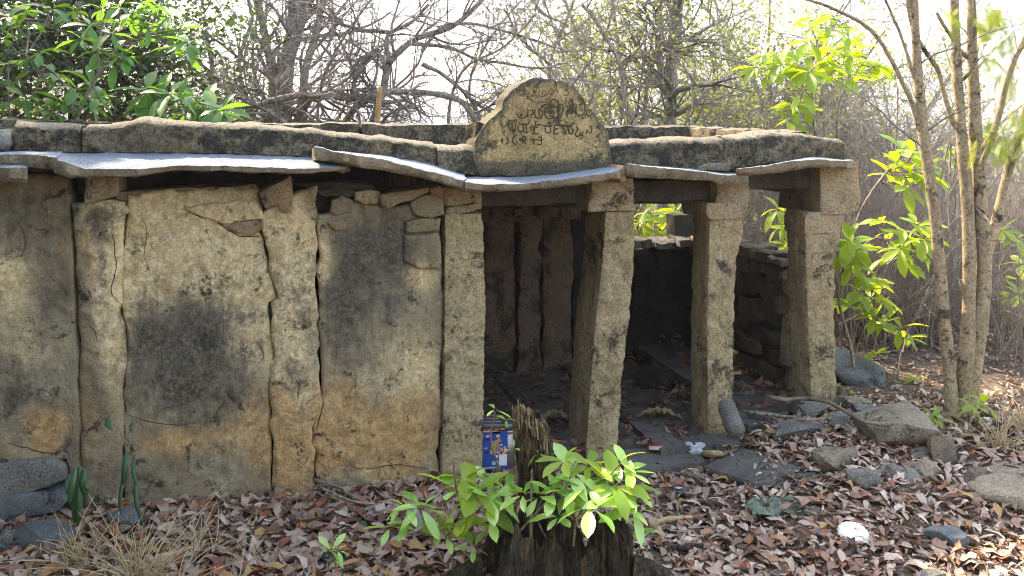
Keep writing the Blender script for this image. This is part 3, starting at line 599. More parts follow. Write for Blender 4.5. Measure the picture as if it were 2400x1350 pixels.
# the arched inscribed stone
GB = [(1112,334),(1128,306),(1142,288),(1165,268),(1180,254),(1183,232),(1200,211),(1225,193),(1252,184),(1290,184),(1320,191),(1345,204),(1366,225),(1380,250),(1394,268),(1408,290),(1426,308),(1430,340),(1436,372),(1440,404),(1300,414),(1130,412),(1108,372)]
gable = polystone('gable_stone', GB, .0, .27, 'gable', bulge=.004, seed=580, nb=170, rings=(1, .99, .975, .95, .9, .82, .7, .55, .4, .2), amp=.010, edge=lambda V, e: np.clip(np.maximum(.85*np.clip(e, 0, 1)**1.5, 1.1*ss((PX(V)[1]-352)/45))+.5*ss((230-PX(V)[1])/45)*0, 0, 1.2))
block('gable_shoulder', float(FU(1112, 330, .04)[0]), float(FU(1182, 330, .04)[0]), .04, .26, 2.1, float(FU(1150, 292, .1)[1]), 'parapet', seed=590, amp=.03)
TXT = [  # carved strokes in the pixels of a close look (5.19 px per photograph px, from 1100,160)
 [[(855,260),(845,310),(860,340),(890,345),(920,320),(915,270),(890,285),(895,320)],[(955,280),(975,315),(1010,310),(1025,270),(1000,250),(985,280)],[(1030,230),(1045,260),(1020,290)],[(1060,200),(1065,280),(1085,300)],[(1160,215),(1190,205),(1195,245),(1165,265),(1200,280),(1195,325),(1155,330),(1150,295)],[(830,380),(850,410),(900,420),(940,395)]],
 [[(570,545),(590,580),(615,600),(635,575),(640,545)],[(615,600),(650,610),(690,590),(710,545),(715,510),(700,500)],[(700,560),(715,600)],[(735,520),(760,505),(775,530),(755,570),(745,555)],[(800,500),(795,560),(815,600),(850,610),(885,580),(885,520),(855,500),(840,530),(850,560),(830,570)],[(850,510),(900,450),(960,430)],[(930,490),(915,540),(935,595),(980,615),(1010,600),(1015,545),(990,550),(995,590)],[(940,530),(975,525),(965,555)],[(1015,600),(1060,600),(1080,540),(1085,430),(1060,385),(1020,375),(990,400),(1000,460),(1060,470)],[(1085,400),(1090,560),(1110,575),(1135,530),(1140,450)],[(1110,430),(1140,450)],[(1190,600),(1195,510),(1215,495),(1225,540),(1250,550),(1255,500),(1255,380)],[(1265,500),(1285,540),(1300,470)],[(1300,440),(1310,560),(1350,575),(1395,550),(1400,440),(1380,370)],[(1330,440),(1370,440)],[(1430,500),(1430,560),(1460,585),(1490,550),(1480,500),(1455,510),(1460,540)]],
 [[(460,650),(545,645),(565,690),(550,745),(500,750),(480,720),(480,655)],[(520,660),(525,730)],[(570,620),(575,650)],[(600,650),(620,670),(730,660),(740,630)],[(590,700),(595,750),(625,780),(655,750),(650,690)],[(655,750),(690,780),(720,770)],[(690,680),(700,760)],[(735,730),(760,700),(785,740),(770,800),(755,790)],[(740,740),(765,760)],[(810,640),(805,800),(840,790)],[(805,720),(835,715)],[(810,690),(880,685)],[(890,700),(1010,705)],[(930,720),(925,770),(950,785),(990,770),(985,720)],[(1030,690),(1100,690),(1250,685),(1275,655)],[(1085,640),(1100,680)],[(1040,700),(1035,800),(1080,790)],[(1040,740),(1080,735)],[(1130,740),(1150,730),(1155,760),(1135,770),(1160,800),(1180,760),(1200,735),(1220,790),(1250,800),(1250,730),(1240,720)],[(1300,710),(1320,730),(1305,770),(1290,790),(1310,830),(1345,800),(1350,770)],[(1345,800),(1370,820),(1380,770)],[(1420,800),(1435,755),(1450,780),(1475,790),(1490,740),(1485,700),(1460,715)]],
 [[(390,850),(400,900),(410,860)],[(440,840),(465,850),(465,905),(440,915)],[(540,820),(530,900),(560,925),(585,905),(565,880)],[(545,820),(580,815)],[(615,850),(617,890)],[(630,850),(632,890)],[(650,830),(650,915)],[(650,830),(685,835),(680,870),(655,880),(690,915)],[(730,870),(830,870)],[(780,850),(790,930)],[(840,840),(870,835),(880,865),(850,880),(845,860)],[(875,850),(870,930),(830,920)]]]
bpy.context.view_layer.update(); dg = bpy.context.evaluated_depsgraph_get()
def on_face(o, px, py, off=.002):
    d = np.array([(px-1200)/F_PX, 1, (HZ-py)/F_PX]); d /= np.linalg.norm(d)
    lo = Vector(np.array([0, 0, EYE])-loc_of(o)); ok, p, nrm, _ = o.ray_cast(lo, Vector(d))
    return (np.array(p)+loc_of(o)-d*off) if ok else None
for li, strokes in enumerate(TXT):
    parts = []
    for st in strokes:
        pl = smooth_line([(1100+a/5.19, 160+b/5.19) for a, b in st], max(6, len(st)*5))
        q = [on_face(gable, a, b, -.001) for a, b in pl]; q = np.array([x for x in q if x is not None])
        if len(q) > 3: parts.append(tubes(q[None], np.full((1, len(q)), .0034 if li == 0 else .005), 5))
    if parts: obj('inscription', *join(parts), None, MT['carve'], gable)

# hairline cracks in the plaster
bpy.context.view_layer.update()
for pn, ln, w_ in [('wall_panel.001',[(432,482),(468,508),(500,514),(535,540),(575,556),(612,552)],.004),('wall_panel.001',[(600,800),(612,818),(618,836),(606,852)],.003),('wall_panel.001',[(300,970),(340,985),(420,996),(470,990)],.003),('pilaster',[(262,540),(268,585),(272,630),(264,690),(286,716)],.0035),('pilaster',[(205,762),(222,775),(228,800)],.003),('wall_panel.002',[(944,560),(952,585),(945,612),(938,640)],.003),('wall_panel.002',[(975,575),(968,600),(985,612),(990,585)],.003),('wall_panel.002',[(760,940),(748,985),(738,1010)],.0035),('wall_panel.002',[(800,1090),(860,1098),(930,1088),(1000,1100)],.003),('wall_panel',[(20,1040),(70,1052),(120,1062),(160,1050)],.0035),('wall_panel',[(40,520),(60,560),(52,600)],.003),('pilaster.001',[(690,880),(700,905),(696,930)],.003),('wall_panel.001',[(330,500),(345,540),(338,590),(350,640)],.0025)]:
    o = bpy.data.objects[pn]; pl = smooth_line(ln, len(ln)*6); pl = pl+2.2*np.stack([fbm(np.stack([pl[:, 1]*.08, pl[:, 0]*.08, 0*pl[:, 0]+k], -1), 1, 3, 900) for k in (0, 7)], -1)
    q = np.array([x for x in (on_face(o, a, b, 0.) for a, b in pl) if x is not None])
    if len(q) > 4: V, Q = tubes(q[None], (w_*np.sin(np.linspace(.3, 2.9, len(q)))**.5)[None], 5); obj('crack', V, Q, None, MT['carve'], o)

# ---------------------------------------------------------------- floor slabs inside
def floor_z(u): return .015+.19*ss((u-1.1)/1.2)
fl = [(-.45,.32),(.34,1.0),(1.02,1.72),(1.74,2.2)]
for i, (a, b) in enumerate(fl):
    for j, (c_, d_) in enumerate([(-.16 if i == 2 else .05, .62), (.635, 1.25), (1.265, 1.98)]):
        block('floor_slab', a, b, c_, d_, float(floor_z((a+b)/2))-.07, float(floor_z((a+b)/2))+.006*((i+j) % 3), 'flag', seed=610+i*5+j, amp=.006)
block('floor_slab', .70, 1.38, -.32, .04, -.09, .005, 'flag', seed=660, amp=.008)
block('floor_slab', 1.72, 2.12, -.12, .3, .03, .13, 'flag', seed=661, amp=.01)
block('floor_slab', 1.42, 1.70, -.20, .045, -.05, .055, 'flag', seed=662, amp=.008)

# ---------------------------------------------------------------- rocks on the ground
def rock(name, box, label, mat='rock', seed=0, planes=15, flat=None, depth=.75, boxy=False, rot=None, cat='rock', dlo=.42, dhi=.8, rough=.03, group=None, hmin=.04, sub=4):
    x0, y0, x1, y1 = box; cx = (x0+x1)/2; Yb = 5.
    for _ in range(6):
        g = float(gz((cx-1200)/F_PX*Yb, Yb)); Yb = (EYE-g)*F_PX/(y1-HZ)
    wd = (x1-x0)*Yb/F_PX; dp = wd*depth; h = max(hmin, EYE-g-(y0-HZ)*(Yb+dp*.75)/F_PX)
    if flat: h = flat
    h *= 1.12; V, T = rockv((wd, dp, h*1.3), seed, planes, dlo, dhi, rough, sub, boxy)
    a = r_.uniform(-.35, .35) if rot is None else rot; ca, sa = math.cos(a), math.sin(a)
    X = (V[:, 0]*ca-V[:, 1]*sa); X = X/(X.max()-X.min())*wd; Yv = V[:, 0]*sa+V[:, 1]*ca
    V = np.stack([X, Yv, V[:, 2]], -1)+np.array([(cx-1200)/F_PX*(Yb+dp*.3), Yb+dp*.5, g+h*.35])
    return obj(name, V, None, T, MT[mat], None, label=label, cat=cat, group=group, sharp=32)
RK = [('boulder',(2028,952,2196,1062),'large flat-topped angular grey boulder beyond the end pillar','brock',700,dict(boxy=True,depth=1.1,rot=-.25)),
 ('boulder',(2178,1016,2242,1088),'blocky dark brown rock wedged against the large flat boulder','brock',701,dict(boxy=True)),
 ('block_stone',(1905,1042,2016,1112),'squared brown stone block lying alone among leaves beside the paving slab','brock',702,dict(boxy=True,depth=.8,rot=.35)),
 ('rock',(1985,1100,2066,1152),'squat grey rock with split front standing in front of the squared block','rock',703,dict(boxy=True)),
 ('rock',(2068,1088,2168,1138),'low pointed grey rock between the squat rock and the black-stained rock','rock',704,{}),
 ('rock',(2138,1076,2206,1132),'rounded rock with a dark stained side in the row of small rocks','brock',705,{}),
 ('rock',(2138,1046,2222,1086),'thin wedge of rock lying at the foot of the large flat boulder','rock',706,{}),
 ('rock',(2258,1094,2338,1152),'dark angular rock leaning behind the big rounded boulder','brock',707,{}),
 ('rock',(2312,1090,2440,1124),'flat brown rock partly hidden behind the big rounded boulder','brock',708,{}),
 ('boulder',(2286,1112,2470,1202),'big smooth rounded boulder half sunk in the leaf litter','brock',709,dict(planes=5,dlo=.75,dhi=.95,rot=0)),
 ('rock',(2172,1232,2274,1294),'dark blue-grey rock alone in the open leaf litter','blue',710,{}),
 ('rock',(2248,1078,2300,1106),'small dark rock near the foot of the multi-stemmed tree','rock',711,{}),
 ('rock',(1724,908,1776,948),'small cubic stone behind the second pillar under the roof','brock',712,dict(boxy=True)),
 ('rock',(1856,938,1962,980),'dark wide rock at the foot of the end pillar','rock',713,dict(depth=.6)),
 ('rock',(1806,984,1956,1028),'long low rock forming the step before the end pillar','rock',714,dict(depth=.45)),
 ('rock',(1940,968,1992,1014),'rough lumpy rock beside the long low step rock','rock',715,{}),
 ('rock',(1964,926,2046,966),'pale slanted rock just outside the end pillar','brock',716,{}),
 ('rock',(2006,948,2074,990),'flat grey rock tucked behind the fallen forked branch','rock',717,{}),
 ('rock',(1962,906,1992,940),'small tan rock against the outer foot of the end pillar','brock',718,{}),
 ('rock',(24,1222,160,1308),'flat tilted blue-grey rock below the foundation stones','blue',719,dict(depth=.7,rot=.3)),
 ('rock',(246,1192,334,1256),'grey rock behind the straw tuft at the foot of the wall','blue',720,{}),
 ('rock',(-20,1238,42,1290),'rough grey rock cut by the edge of the picture near the foundation stones','rock',721,{}),
 ('rock',(2146,1332,2226,1372),'low grey rock almost buried at the lower edge of the picture','rock',722,{}),
 ('rock',(1896,1246,1942,1268),'small flat dark stone beside the ribbed white plate','blue',723,{}),
 ('rock',(1490,856,1590,935),'blackish rock heap lump inside the dark second bay','soot',724,{}),
 ('rock',(2150,1172,2206,1196),'small grey stone showing through leaves near the rounded boulder','rock',725,{}),
 ('rock',(1580,1150,1622,1168),'small dark stone in the litter beside the pale stick','blue',726,{})]
for nm, bx, lb, mt, sd, kw in RK: rock(nm, bx, lb, mt, sd, **kw)
# leaning bluish rock slab seen past the end pillar
V, T = rockv((.75, .8, .34), 760, 10, .5, .8, .02); V = V@np.array(Matrix.Rotation(.4, 3, 'Y')).T+A(1992, 890, 7.25)+np.array([0, 0, .06])
obj('rock_outcrop', V, None, T, MT['blue'], None, label='smooth blue-grey rock outcrop sloping down behind the end pillar', cat='rock')
# pestle stone leaning on the second pillar
a_, b_ = A(1702, 952, 6.05), A(1727, 1016, 5.78)
ax = (b_-a_); L_ = np.linalg.norm(ax); ax /= L_; tt = np.linspace(-.106, 1.027, 28); rr = .062*np.sqrt(np.clip(1-np.clip((np.abs(tt-.46)-.44)/.125, 0, 1)**2, .0, 1))+.001
V, Q = tubes((a_+tt[:, None]*ax*L_)[None], rr[None], 20); V = V+.004*fbm(V, 20, 3, 5)[:, None]
obj('stone_roller', V, Q, None, MT['rock'], None, label='smooth cylindrical grinding stone leaning against the second pillar', cat='stone roller')
# loose paving slabs
def flat_slab(corners, thick, label, seed, mat='flag'):
    p = [np.array([*A(px, py, 1)]) for px, py in corners]; q = []
    for px, py in corners:
        Yb = 5.5
        for _ in range(6): g = float(gz((px-1200)/F_PX*Yb, Yb))+thick*.75; Yb = (EYE-g)*F_PX/(py-HZ)
        q.append([(px-1200)/F_PX*Yb, Yb, g])
    q = np.array(q); n = 26; s = np.linspace(0, 1, n)[:, None, None]; t = np.linspace(0, 1, n)[None, :, None]
    Tp = (q[0]*(1-s)+q[1]*s)*(1-t)+(q[3]*(1-s)+q[2]*s)*t
    Tp = Tp+np.array([0, 0, 1])*(.005*fbm(Tp, 6, 3, seed))[..., None]+np.array([1, 1, 0])*(.008*fbm(Tp, 8, 3, seed+1))[..., None]
    Bo = Tp*np.array([1, 1, 0])+np.array([0, 0, 1])*(Tp[..., 2:]-thick); V, Q = solid(Tp, Bo)
    return obj('paving_slab', V, Q, None, MT[mat], None, label=label, cat='stone slab')
flat_slab([(1648,1092),(1738,1050),(1912,1108),(1768,1134)], .05, 'large dark paving slab strewn with dry leaves in front of the second pillar', 770)
flat_slab([(1730,978),(1770,950),(1850,962),(1796,1000)], .05, 'broken dark paving slab at the threshold between second and end pillars', 771)
flat_slab([(1812,1140),(1840,1124),(1926,1108),(1900,1126)], .03, 'sliver of dark slab edge under leaves beside the large paving slab', 772)

# ---------------------------------------------------------------- leaves
def leafmesh(name, mat, wmax=.2, tip=.6, droop=.25, fold=.25, nx=7, wavy=.02, seed=0, base=.05):
    x = np.linspace(0, 1, nx); wv = wmax*np.sin(math.pi*np.clip(x**tip, 0, 1))**.75; wv[0] = .006; wv[-1] = .004
    y = np.array([-1, -.5, 0, .5, 1]); rr = np.random.default_rng(seed)
    X = x[:, None]+0*y; Yv = wv[:, None]*y; Z = -droop*x[:, None]**2+np.abs(Yv)*fold+wavy*rr.normal(size=X.shape)*(np.abs(y) > .9)
    return data(name, np.stack([X-.0*X, Yv, Z], -1), gridq(nx, 5), None, MT[mat])
LM = {k: [leafmesh('leaf_'+k, mt, w_, tp, dr, fo, seed=i, wavy=.012) for i, (w_, tp, dr, fo) in enumerate(v_)] for k, (mt, v_) in {
 'lime': ('lime', [(.2,1.25,.25,.3),(.19,1.2,.45,.2),(.22,1.3,.12,.35)]), 'green': ('green', [(.19,1.2,.25,.3),(.18,1.1,.45,.2),(.2,1.3,.15,.3)]),
 'sprout': ('sprout', [(.17,1.35,.22,.25),(.16,1.3,.42,.2),(.185,1.4,.1,.3)]), 'dry': ('litterleaf', [(.25,1.1,.1,.5),(.22,1.,-.22,.6),(.28,1.2,.2,-.5),(.2,1.1,.3,.8)])}.items()}
def put_leaf(root, kind, p, d, L, up=(0, 0, 1), roll=0., name='leaf'):
    o = bpy.data.objects.new(name, LM[kind][r_.randrange(len(LM[kind]))]); col.objects.link(o); o.parent = root
    d = Vector(d).normalized(); u = Vector(up); yv = u.cross(d)
    if yv.length < 1e-3: yv = Vector((1, 0, 0)).cross(d)
    yv.normalize(); zv = d.cross(yv)
    M_ = Matrix((d, yv, zv)).transposed()@Matrix.Rotation(roll, 3, 'X')
    o.matrix_basis = Matrix.Translation(Vector(np.array(p)-loc_of(root)))@M_.to_4x4()@Matrix.Scale(L, 4)
    return o
def cluster(root, kind, p, L, n=7, axis=(0, -.3, 1), spread=1.25, droop=.25):
    ax = Vector(axis).normalized(); e1 = ax.orthogonal().normalized(); e2 = ax.cross(e1); a0 = r_.uniform(0, 6.28)
    for k in range(n):
        a = a0+2*math.pi*k/n+r_.uniform(-.25, .25); sp = spread+r_.uniform(-.3, .2)
        d = ax*math.cos(sp)+(e1*math.cos(a)+e2*math.sin(a))*math.sin(sp)+Vector((0, 0, -droop*r_.uniform(.3, 1.7)))
        put_leaf(root, kind, np.array(p)+np.array(d)*L*.08, d, L*r_.uniform(.6, 1.2), (0, 0, 1), r_.uniform(-.5, .5))
def sapling(name, label, Y, stems, clusters, kind, Lpx, rad, n=7, mat='bark', cat='sapling', dY=.5, base=None, seed=0, dr=.3, group=None):
    """stems: traced lines (px,py) with a depth offset; clusters: (px,py[,scale]) at jittered depths, joined to the nearest stem by a thin stalk"""
    r_.seed(seed); pts = [[A(px, py, Y+off) for px, py in ln] for ln, off in stems]
    b = min((p for ln in pts for p in ln), key=lambda q: q[2]) if base is None else base
    root = thing(name, label, cat, b, group)
    allp = []
    for ln, rd in zip(pts, rad):
        q = smooth_line(ln, 22); q[1:-1] += .012*fbm(q[1:-1], 3, 3, seed)[:, None]; allp.append(q); V, Q = tubes(q[None], np.linspace(rd, rd*.55, 22)[None], 7)
        obj('stem', V, Q, None, MT[mat], root)
    allp = np.concatenate(allp); st = []
    for c_ in clusters:
        yy = Y+r_.uniform(-dY, dY); p = A(c_[0], c_[1], yy); s_ = c_[2] if len(c_) > 2 else 1.
        nq = allp[np.argmin(np.linalg.norm((allp-p)*[1, .6, 1.2]+np.array([0, 0, .1]), axis=1))]
        mid = (nq+p)/2+np.array([r_.uniform(-.03, .03), 0, -.04]); st.append(smooth_line([nq, mid, p], 8))
        out = p-nq; out = out/(np.linalg.norm(out)+1e-6)
        cluster(root, kind, p, Lpx*s_*Y/F_PX, n+r_.randrange(-2, 2), (out[0]*.7, out[1]*.5-.25, .75), 1.25, dr)
    if st: V, Q = tubes(np.array(st), np.tile(np.linspace(.006, .003, 8), (len(st), 1)), 4); obj('twigs', V, Q, None, MT[mat], root)
    return root
sapling('sapling', 'bright lime sapling with drooping leaf clusters standing behind the roof beside the inscribed stone', 8.9, [([(1963,520),(1964,320),(1970,230),(1990,190),(1985,110)],0),([(1912,520),(1910,312),(1905,240),(1900,190),(1925,60)],.2),([(1970,230),(2010,190),(2050,155)],0),([(1912,314),(1875,280),(1850,285)],.2),([(1905,235),(1860,180),(1790,150)],.2)],
 [(1915,38),(1900,66,.9),(1948,66),(1990,84),(1898,98),(1980,108),(2012,116),(1935,108),(1792,128),(1772,156),(1802,172),(1842,166),(1870,150),(1896,168),(2040,150),(2062,158),(2020,172),(1880,216),(1862,248),(1888,258),(1850,284),(2000,132),(1950,130),(1925,140),(1968,160),(1830,150),(1990,180)], 'lime', 52, [.02,.017,.009,.008,.009], seed=11, dY=.35)
sapling('sapling', 'lime-leaved sapling crowding between the end pillar and the pale multi-stemmed tree', 7.0, [([(2010,980),(1995,820),(1966,690),(1985,600),(2030,470),(2080,400)],0),([(1966,760),(2010,740),(2060,690)],0),([(2100,900),(2110,800),(2080,740)],.1),([(2080,620),(2120,590),(2150,540)],.2),([(1985,610),(2060,560),(2120,600)],.1)],
 [(2112,352),(2140,362),(2168,384),(2086,412),(2130,402),(2152,432),(2118,438),(2100,380),(2170,410),(1990,560),(1990,592),(2012,590),(1996,622),(2000,640,.8),(2070,520,.85),(2084,546,.85),(2150,526),(2130,560),(2112,582),(2152,590),(2122,612),(2030,650),(2012,682),(2050,664),(2062,692),(1988,704),(2052,744),(2070,758),(2112,770,.9),(2122,792,.9),(2050,832,.9),(2000,722),(2040,700),(2145,888,.6),(2000,575),(2165,560)], 'lime', 54, [.016,.009,.008,.008,.008], seed=12, dY=.3)
sapling('sapling', 'young broad-leaved plant seen through the opening of the second bay', 9.4, [([(1500,640),(1505,560),(1520,500)],0),([(1600,640),(1590,560),(1600,500)],0)],
 [(1500,520),(1522,500),(1530,540),(1582,498),(1602,528),(1572,560),(1612,560),(1512,568),(1496,545),(1560,520),(1596,500),(1540,570)], 'lime', 55, [.008,.008], seed=13, dY=.4)
sapling('sapling', 'lime sapling glimpsed between second and end pillars', 8.4, [([(1840,660),(1845,560),(1835,480)],0)], [(1826,490),(1848,505),(1832,530),(1845,575),(1828,590),(1850,540)], 'lime', 50, [.008], seed=14, dY=.2)
sapling('leafy_branch', 'bright green leafy branch hanging over the roof beside the dense dark tree', 7.0, [([(150,520),(180,280),(230,180),(300,95),(420,70)],0),([(230,180),(290,120),(330,90)],0),([(180,280),(150,200),(60,130)],.1),([(230,180),(240,60),(260,10)],.1)],
 [(240,22),(282,16),(312,32),(352,42),(384,60),(420,72),(442,100),(300,62),(262,80),(332,92),(292,130),(212,60),(190,92),(366,20),(400,36),(408,110),(436,130),(270,120),(230,120),(345,70),(175,25),(120,20),(60,25),(22,40),(16,90),(70,60),(270,150),(330,10)], 'green', 48, [.022,.012,.014,.012], seed=15, dY=.5, cat='branch')
sapling('leafy_branch', 'low spray of palmate green leaves reaching over the parapet beside the bare limb', 6.6, [([(300,420),(330,300),(345,215)],.5),([(330,300),(400,250),(460,240),(520,258)],.3)],
 [(346,214,1.1),(372,228),(420,232),(452,240,1.1),(480,252),(502,264),(440,262),(520,256,.9),(400,222),(470,268),(362,250,.8)], 'green', 66, [.012,.01], seed=16, dY=.3, cat='branch')
sapling('leafy_branch', 'pale green sprays low behind the roof under the dense dark tree', 7.6, [([(60,460),(70,250),(110,150)],0),([(40,440),(20,230),(20,150)],0)],
 [(16,150),(70,140),(92,122),(130,170),(30,192),(60,230),(150,240),(210,250),(230,230),(20,240),(110,190),(90,250),(180,210),(130,262),(215,200)], 'green', 48, [.012,.01], seed=17, dY=.7, cat='branch')

# ---------------------------------------------------------------- trees
def unit(a): return a/(np.linalg.norm(a, axis=-1, keepdims=True)+1e-9)
def grow(P, Rr, per, lens, n=7, ang=.9, wander=.25, up=.0, rs=None, rf=.55, t0=.2, taper=.35, rmin=.003):
    B, m_ = P.shape[:2]; N_ = B*per; b = np.repeat(np.arange(B), per); t = rs.uniform(t0, .98, N_)*(m_-1); i = np.clip(t.astype(int), 0, m_-2); f = (t-i)[:, None]
    st = P[b, i]*(1-f)+P[b, i+1]*f; tg = unit(P[b, i+1]-P[b, i]); r0 = np.maximum((Rr[b, i]*(1-f[:, 0])+Rr[b, i+1]*f[:, 0])*rf, rmin)
    rn = unit(rs.normal(size=(N_, 3))); side = unit(rn-(rn*tg).sum(-1, keepdims=True)*tg); a = (ang*rs.uniform(.6, 1.3, N_))[:, None]
    d = unit(tg*np.cos(a)+side*np.sin(a)); L_ = rs.uniform(*lens, N_)/(n-1); out = [st]; bend = rs.normal(size=(N_, 3))*wander*.6
    for k in range(n-1):
        d = unit(d+bend+rs.normal(size=(N_, 3))*wander*.7+np.array([0, 0, up])); out.append(out[-1]+d*L_[:, None])
    return np.stack(out, 1), r0[:, None]*np.linspace(1, taper, n)[None]
def leaves(P, size, rs, per=1, spread=.1, flat=.5, droop=.3, wl=.38):
    """folded leaf faces around the points P -> V, Q, tint"""
    P = np.repeat(P, per, 0)+rs.normal(size=(len(P)*per, 3))*spread; N_ = len(P); d = unit(rs.normal(size=(N_, 3))*np.array([1, 1, flat])-np.array([0, 0, droop]))
    up = unit(rs.normal(size=(N_, 3))*.5+np.array([0, 0, 1])); s = unit(np.cross(up, d)); nn = np.cross(d, s); L_ = (size*rs.uniform(.6, 1.25, N_))[:, None]
    V = np.stack([P, P+d*L_*.45+s*L_*wl+nn*L_*.1, P+d*L_-nn*L_*.12, P+d*L_*.45-s*L_*wl+nn*L_*.1], 1)
    return V.reshape(-1, 3), np.arange(N_*4).reshape(N_, 4), np.repeat(np.clip(rs.uniform(0, 1, N_)*.75+.25*(fbm(P, 1.5, 3, 3)*.5+.5), 0, 1), 4)
def tree(name, label, Y, limbs, rs, mat='bark', twig='twig', levels=(), leaf=None, cat='tree', group=None, base=None, part='branch', t0=.2, rf0=.5):
    """limbs: (traced line of (px,py[,dy]), start px width, end px width)"""
    rs = np.random.default_rng(rs); main = []
    for ln, w0, w1 in limbs:
        q = smooth_line([A(p[0], p[1], Y+(p[2] if len(p) > 2 else 0)) for p in ln], 26); main.append((q, np.linspace(w0, w1, 26)*Y/F_PX/2))
    b = min((q[k] for q, _ in main for k in (0, -1)), key=lambda p: p[2]) if base is None else base
    root = thing(name, label, cat, b, group)
    for k, (q, rr) in enumerate(main):
        q = q+.012*fbm(q, 5, 3, k)[:, None]
        V, Q = tubes(q[None], (rr*(1+.1*fbm(q, 9, 2, k+5)))[None], 10)
        V = V+(.10*rr.mean()*fbm(V, 22, 3, 9))[:, None]; obj('trunk' if k == 0 else part, V, Q, None, MT[mat], root)
    P = np.stack([q for q, _ in main]); Rr = np.stack([r for _, r in main]); tw, src = [], P
    for k, (per, lens, ang, wan, up) in enumerate(levels):
        P, Rr = grow(P, Rr, per, lens, 8, ang, wan, up, rs, rf=rf0 if k == 0 else .62, t0=t0 if k == 0 else .2, rmin=.0028 if Y < 12 else .004); tw.append(tubes(P, Rr, 5 if k == 0 else 4 if k == 1 else 3)); src = P
    if tw: V, Q = join(tw); obj('twigs', V, Q, None, MT[twig], root)
    if leaf:
        mt, size, per, spread, frac = leaf; pts = src[:, 2:].reshape(-1, 3); pts = pts[rs.uniform(size=len(pts)) < frac]
        V, Q, t = leaves(pts, size, rs, per, spread); obj('crown', V, Q, None, MT[mt], root, False, {'tint': t})
    return root
# bare trunks and tangle behind the middle of the roof
tree('bare_tree', 'tall bare tree with five grey trunks rising behind the roof', 11.5, [([(660,470),(662,300),(672,150),(690,60),(690,-60)],46,34),([(640,470),(641,300),(655,200),(690,100),(738,-40)],36,20),([(628,470),(626,290),(640,180),(620,80),(598,-40)],26,15),([(700,470),(702,300),(720,150),(746,60),(752,-40)],22,16),([(600,470),(590,280),(560,140),(590,40),(570,-40)],12,8)], 21,
 levels=((9,(.5,1.6),.9,.2,.03),(6,(.3,.9),.9,.25,.0),(4,(.15,.45),.9,.25,0)))
tree('bare_tree', 'sprawling leafless tree with arching tangled limbs behind the roof', 9.2, [([(870,470),(872,300),(900,200),(912,150),(960,100),(1060,62),(1150,-20)],24,10),([(800,330,.5),(850,240),(900,220),(1000,220),(1080,240),(1124,300)],18,14),([(560,222),(590,245),(640,236),(720,222),(800,225),(880,226)],13,20),([(690,302),(640,272),(575,230)],13,8),([(905,160),(890,130),(850,135),(820,170)],14,7),([(912,75),(850,70),(800,58),(740,10)],12,7),([(912,150),(912,80),(960,55),(1005,10)],12,8),([(960,100),(1060,112),(1120,140),(1190,150),(1260,160),(1350,138)],10,4),([(990,150),(1060,190),(1110,235),(1150,260)],11,6),([(990,120),(1040,60),(1130,60),(1240,90),(1330,120)],9,4),([(1050,300),(1060,220),(1090,160),(1180,110),(1260,30)],9,4),([(780,300),(830,200),(850,140),(930,90)],8,5),([(740,300),(760,180),(800,100),(880,-20)],8,5),([(1130,300,.6),(1100,200,.6),(1150,90,.6),(1240,-20,.6)],8,5)], 22,
 levels=((11,(.45,1.3),.9,.22,.02),(6,(.25,.75),.9,.24,.01),(4,(.1,.35),.9,.2,0)))
tree('bare_tree', 'thin leafless tree filling the gap between the inscribed stone and the grey trunk', 11., [([(1300,480),(1310,280),(1290,150),(1330,40),(1360,-40)],11,7),([(1310,240),(1370,160),(1420,80),(1440,-20)],8,5),([(1290,150),(1220,90),(1180,20)],8,5),([(1330,60),(1260,20),(1240,-30)],6,4)], 23, levels=((10,(.5,1.5),.9,.22,.02),(6,(.3,.8),.9,.25,0),(3,(.15,.4),.9,.2,0)))
# grey trunk with sparse small-leaved crown, leaning thin trunk
tree('grey_tree', 'straight grey-trunked tree with sparse yellow-green crown behind the roof right of the inscribed stone', 10.6, [([(1545,760),(1547,490),(1562,390),(1570,300),(1572,200),(1580,90),(1592,-60)],27,30),([(1562,212),(1548,150),(1546,80),(1535,-60)],15,13),([(1566,230),(1530,180),(1488,142)],12,9),([(1455,150),(1500,132),(1570,112),(1622,86),(1704,36)],11,8),([(1570,600),(1600,572),(1630,545)],12,10)], 24,
 levels=((12,(.5,1.7),1.,.2,.03),(6,(.3,.8),.9,.22,0),(3,(.15,.4),.9,.2,0)), leaf=('olive',.06,1,.05,.4))
tree('leaning_tree', 'thin tree with a curved leaning trunk beside the inscribed stone', 10., [([(1560,440),(1490,292),(1466,235),(1452,150),(1420,90),(1400,48),(1365,10)],14,9),([(1452,150),(1500,110),(1530,60)],8,4),([(1440,120),(1390,110),(1350,90)],6,4)], 25,
 levels=((9,(.4,1.3),1.,.22,.02),(6,(.25,.7),.9,.22,0),(3,(.12,.35),.9,.2,0)), leaf=('olive',.05,1,.05,.22))
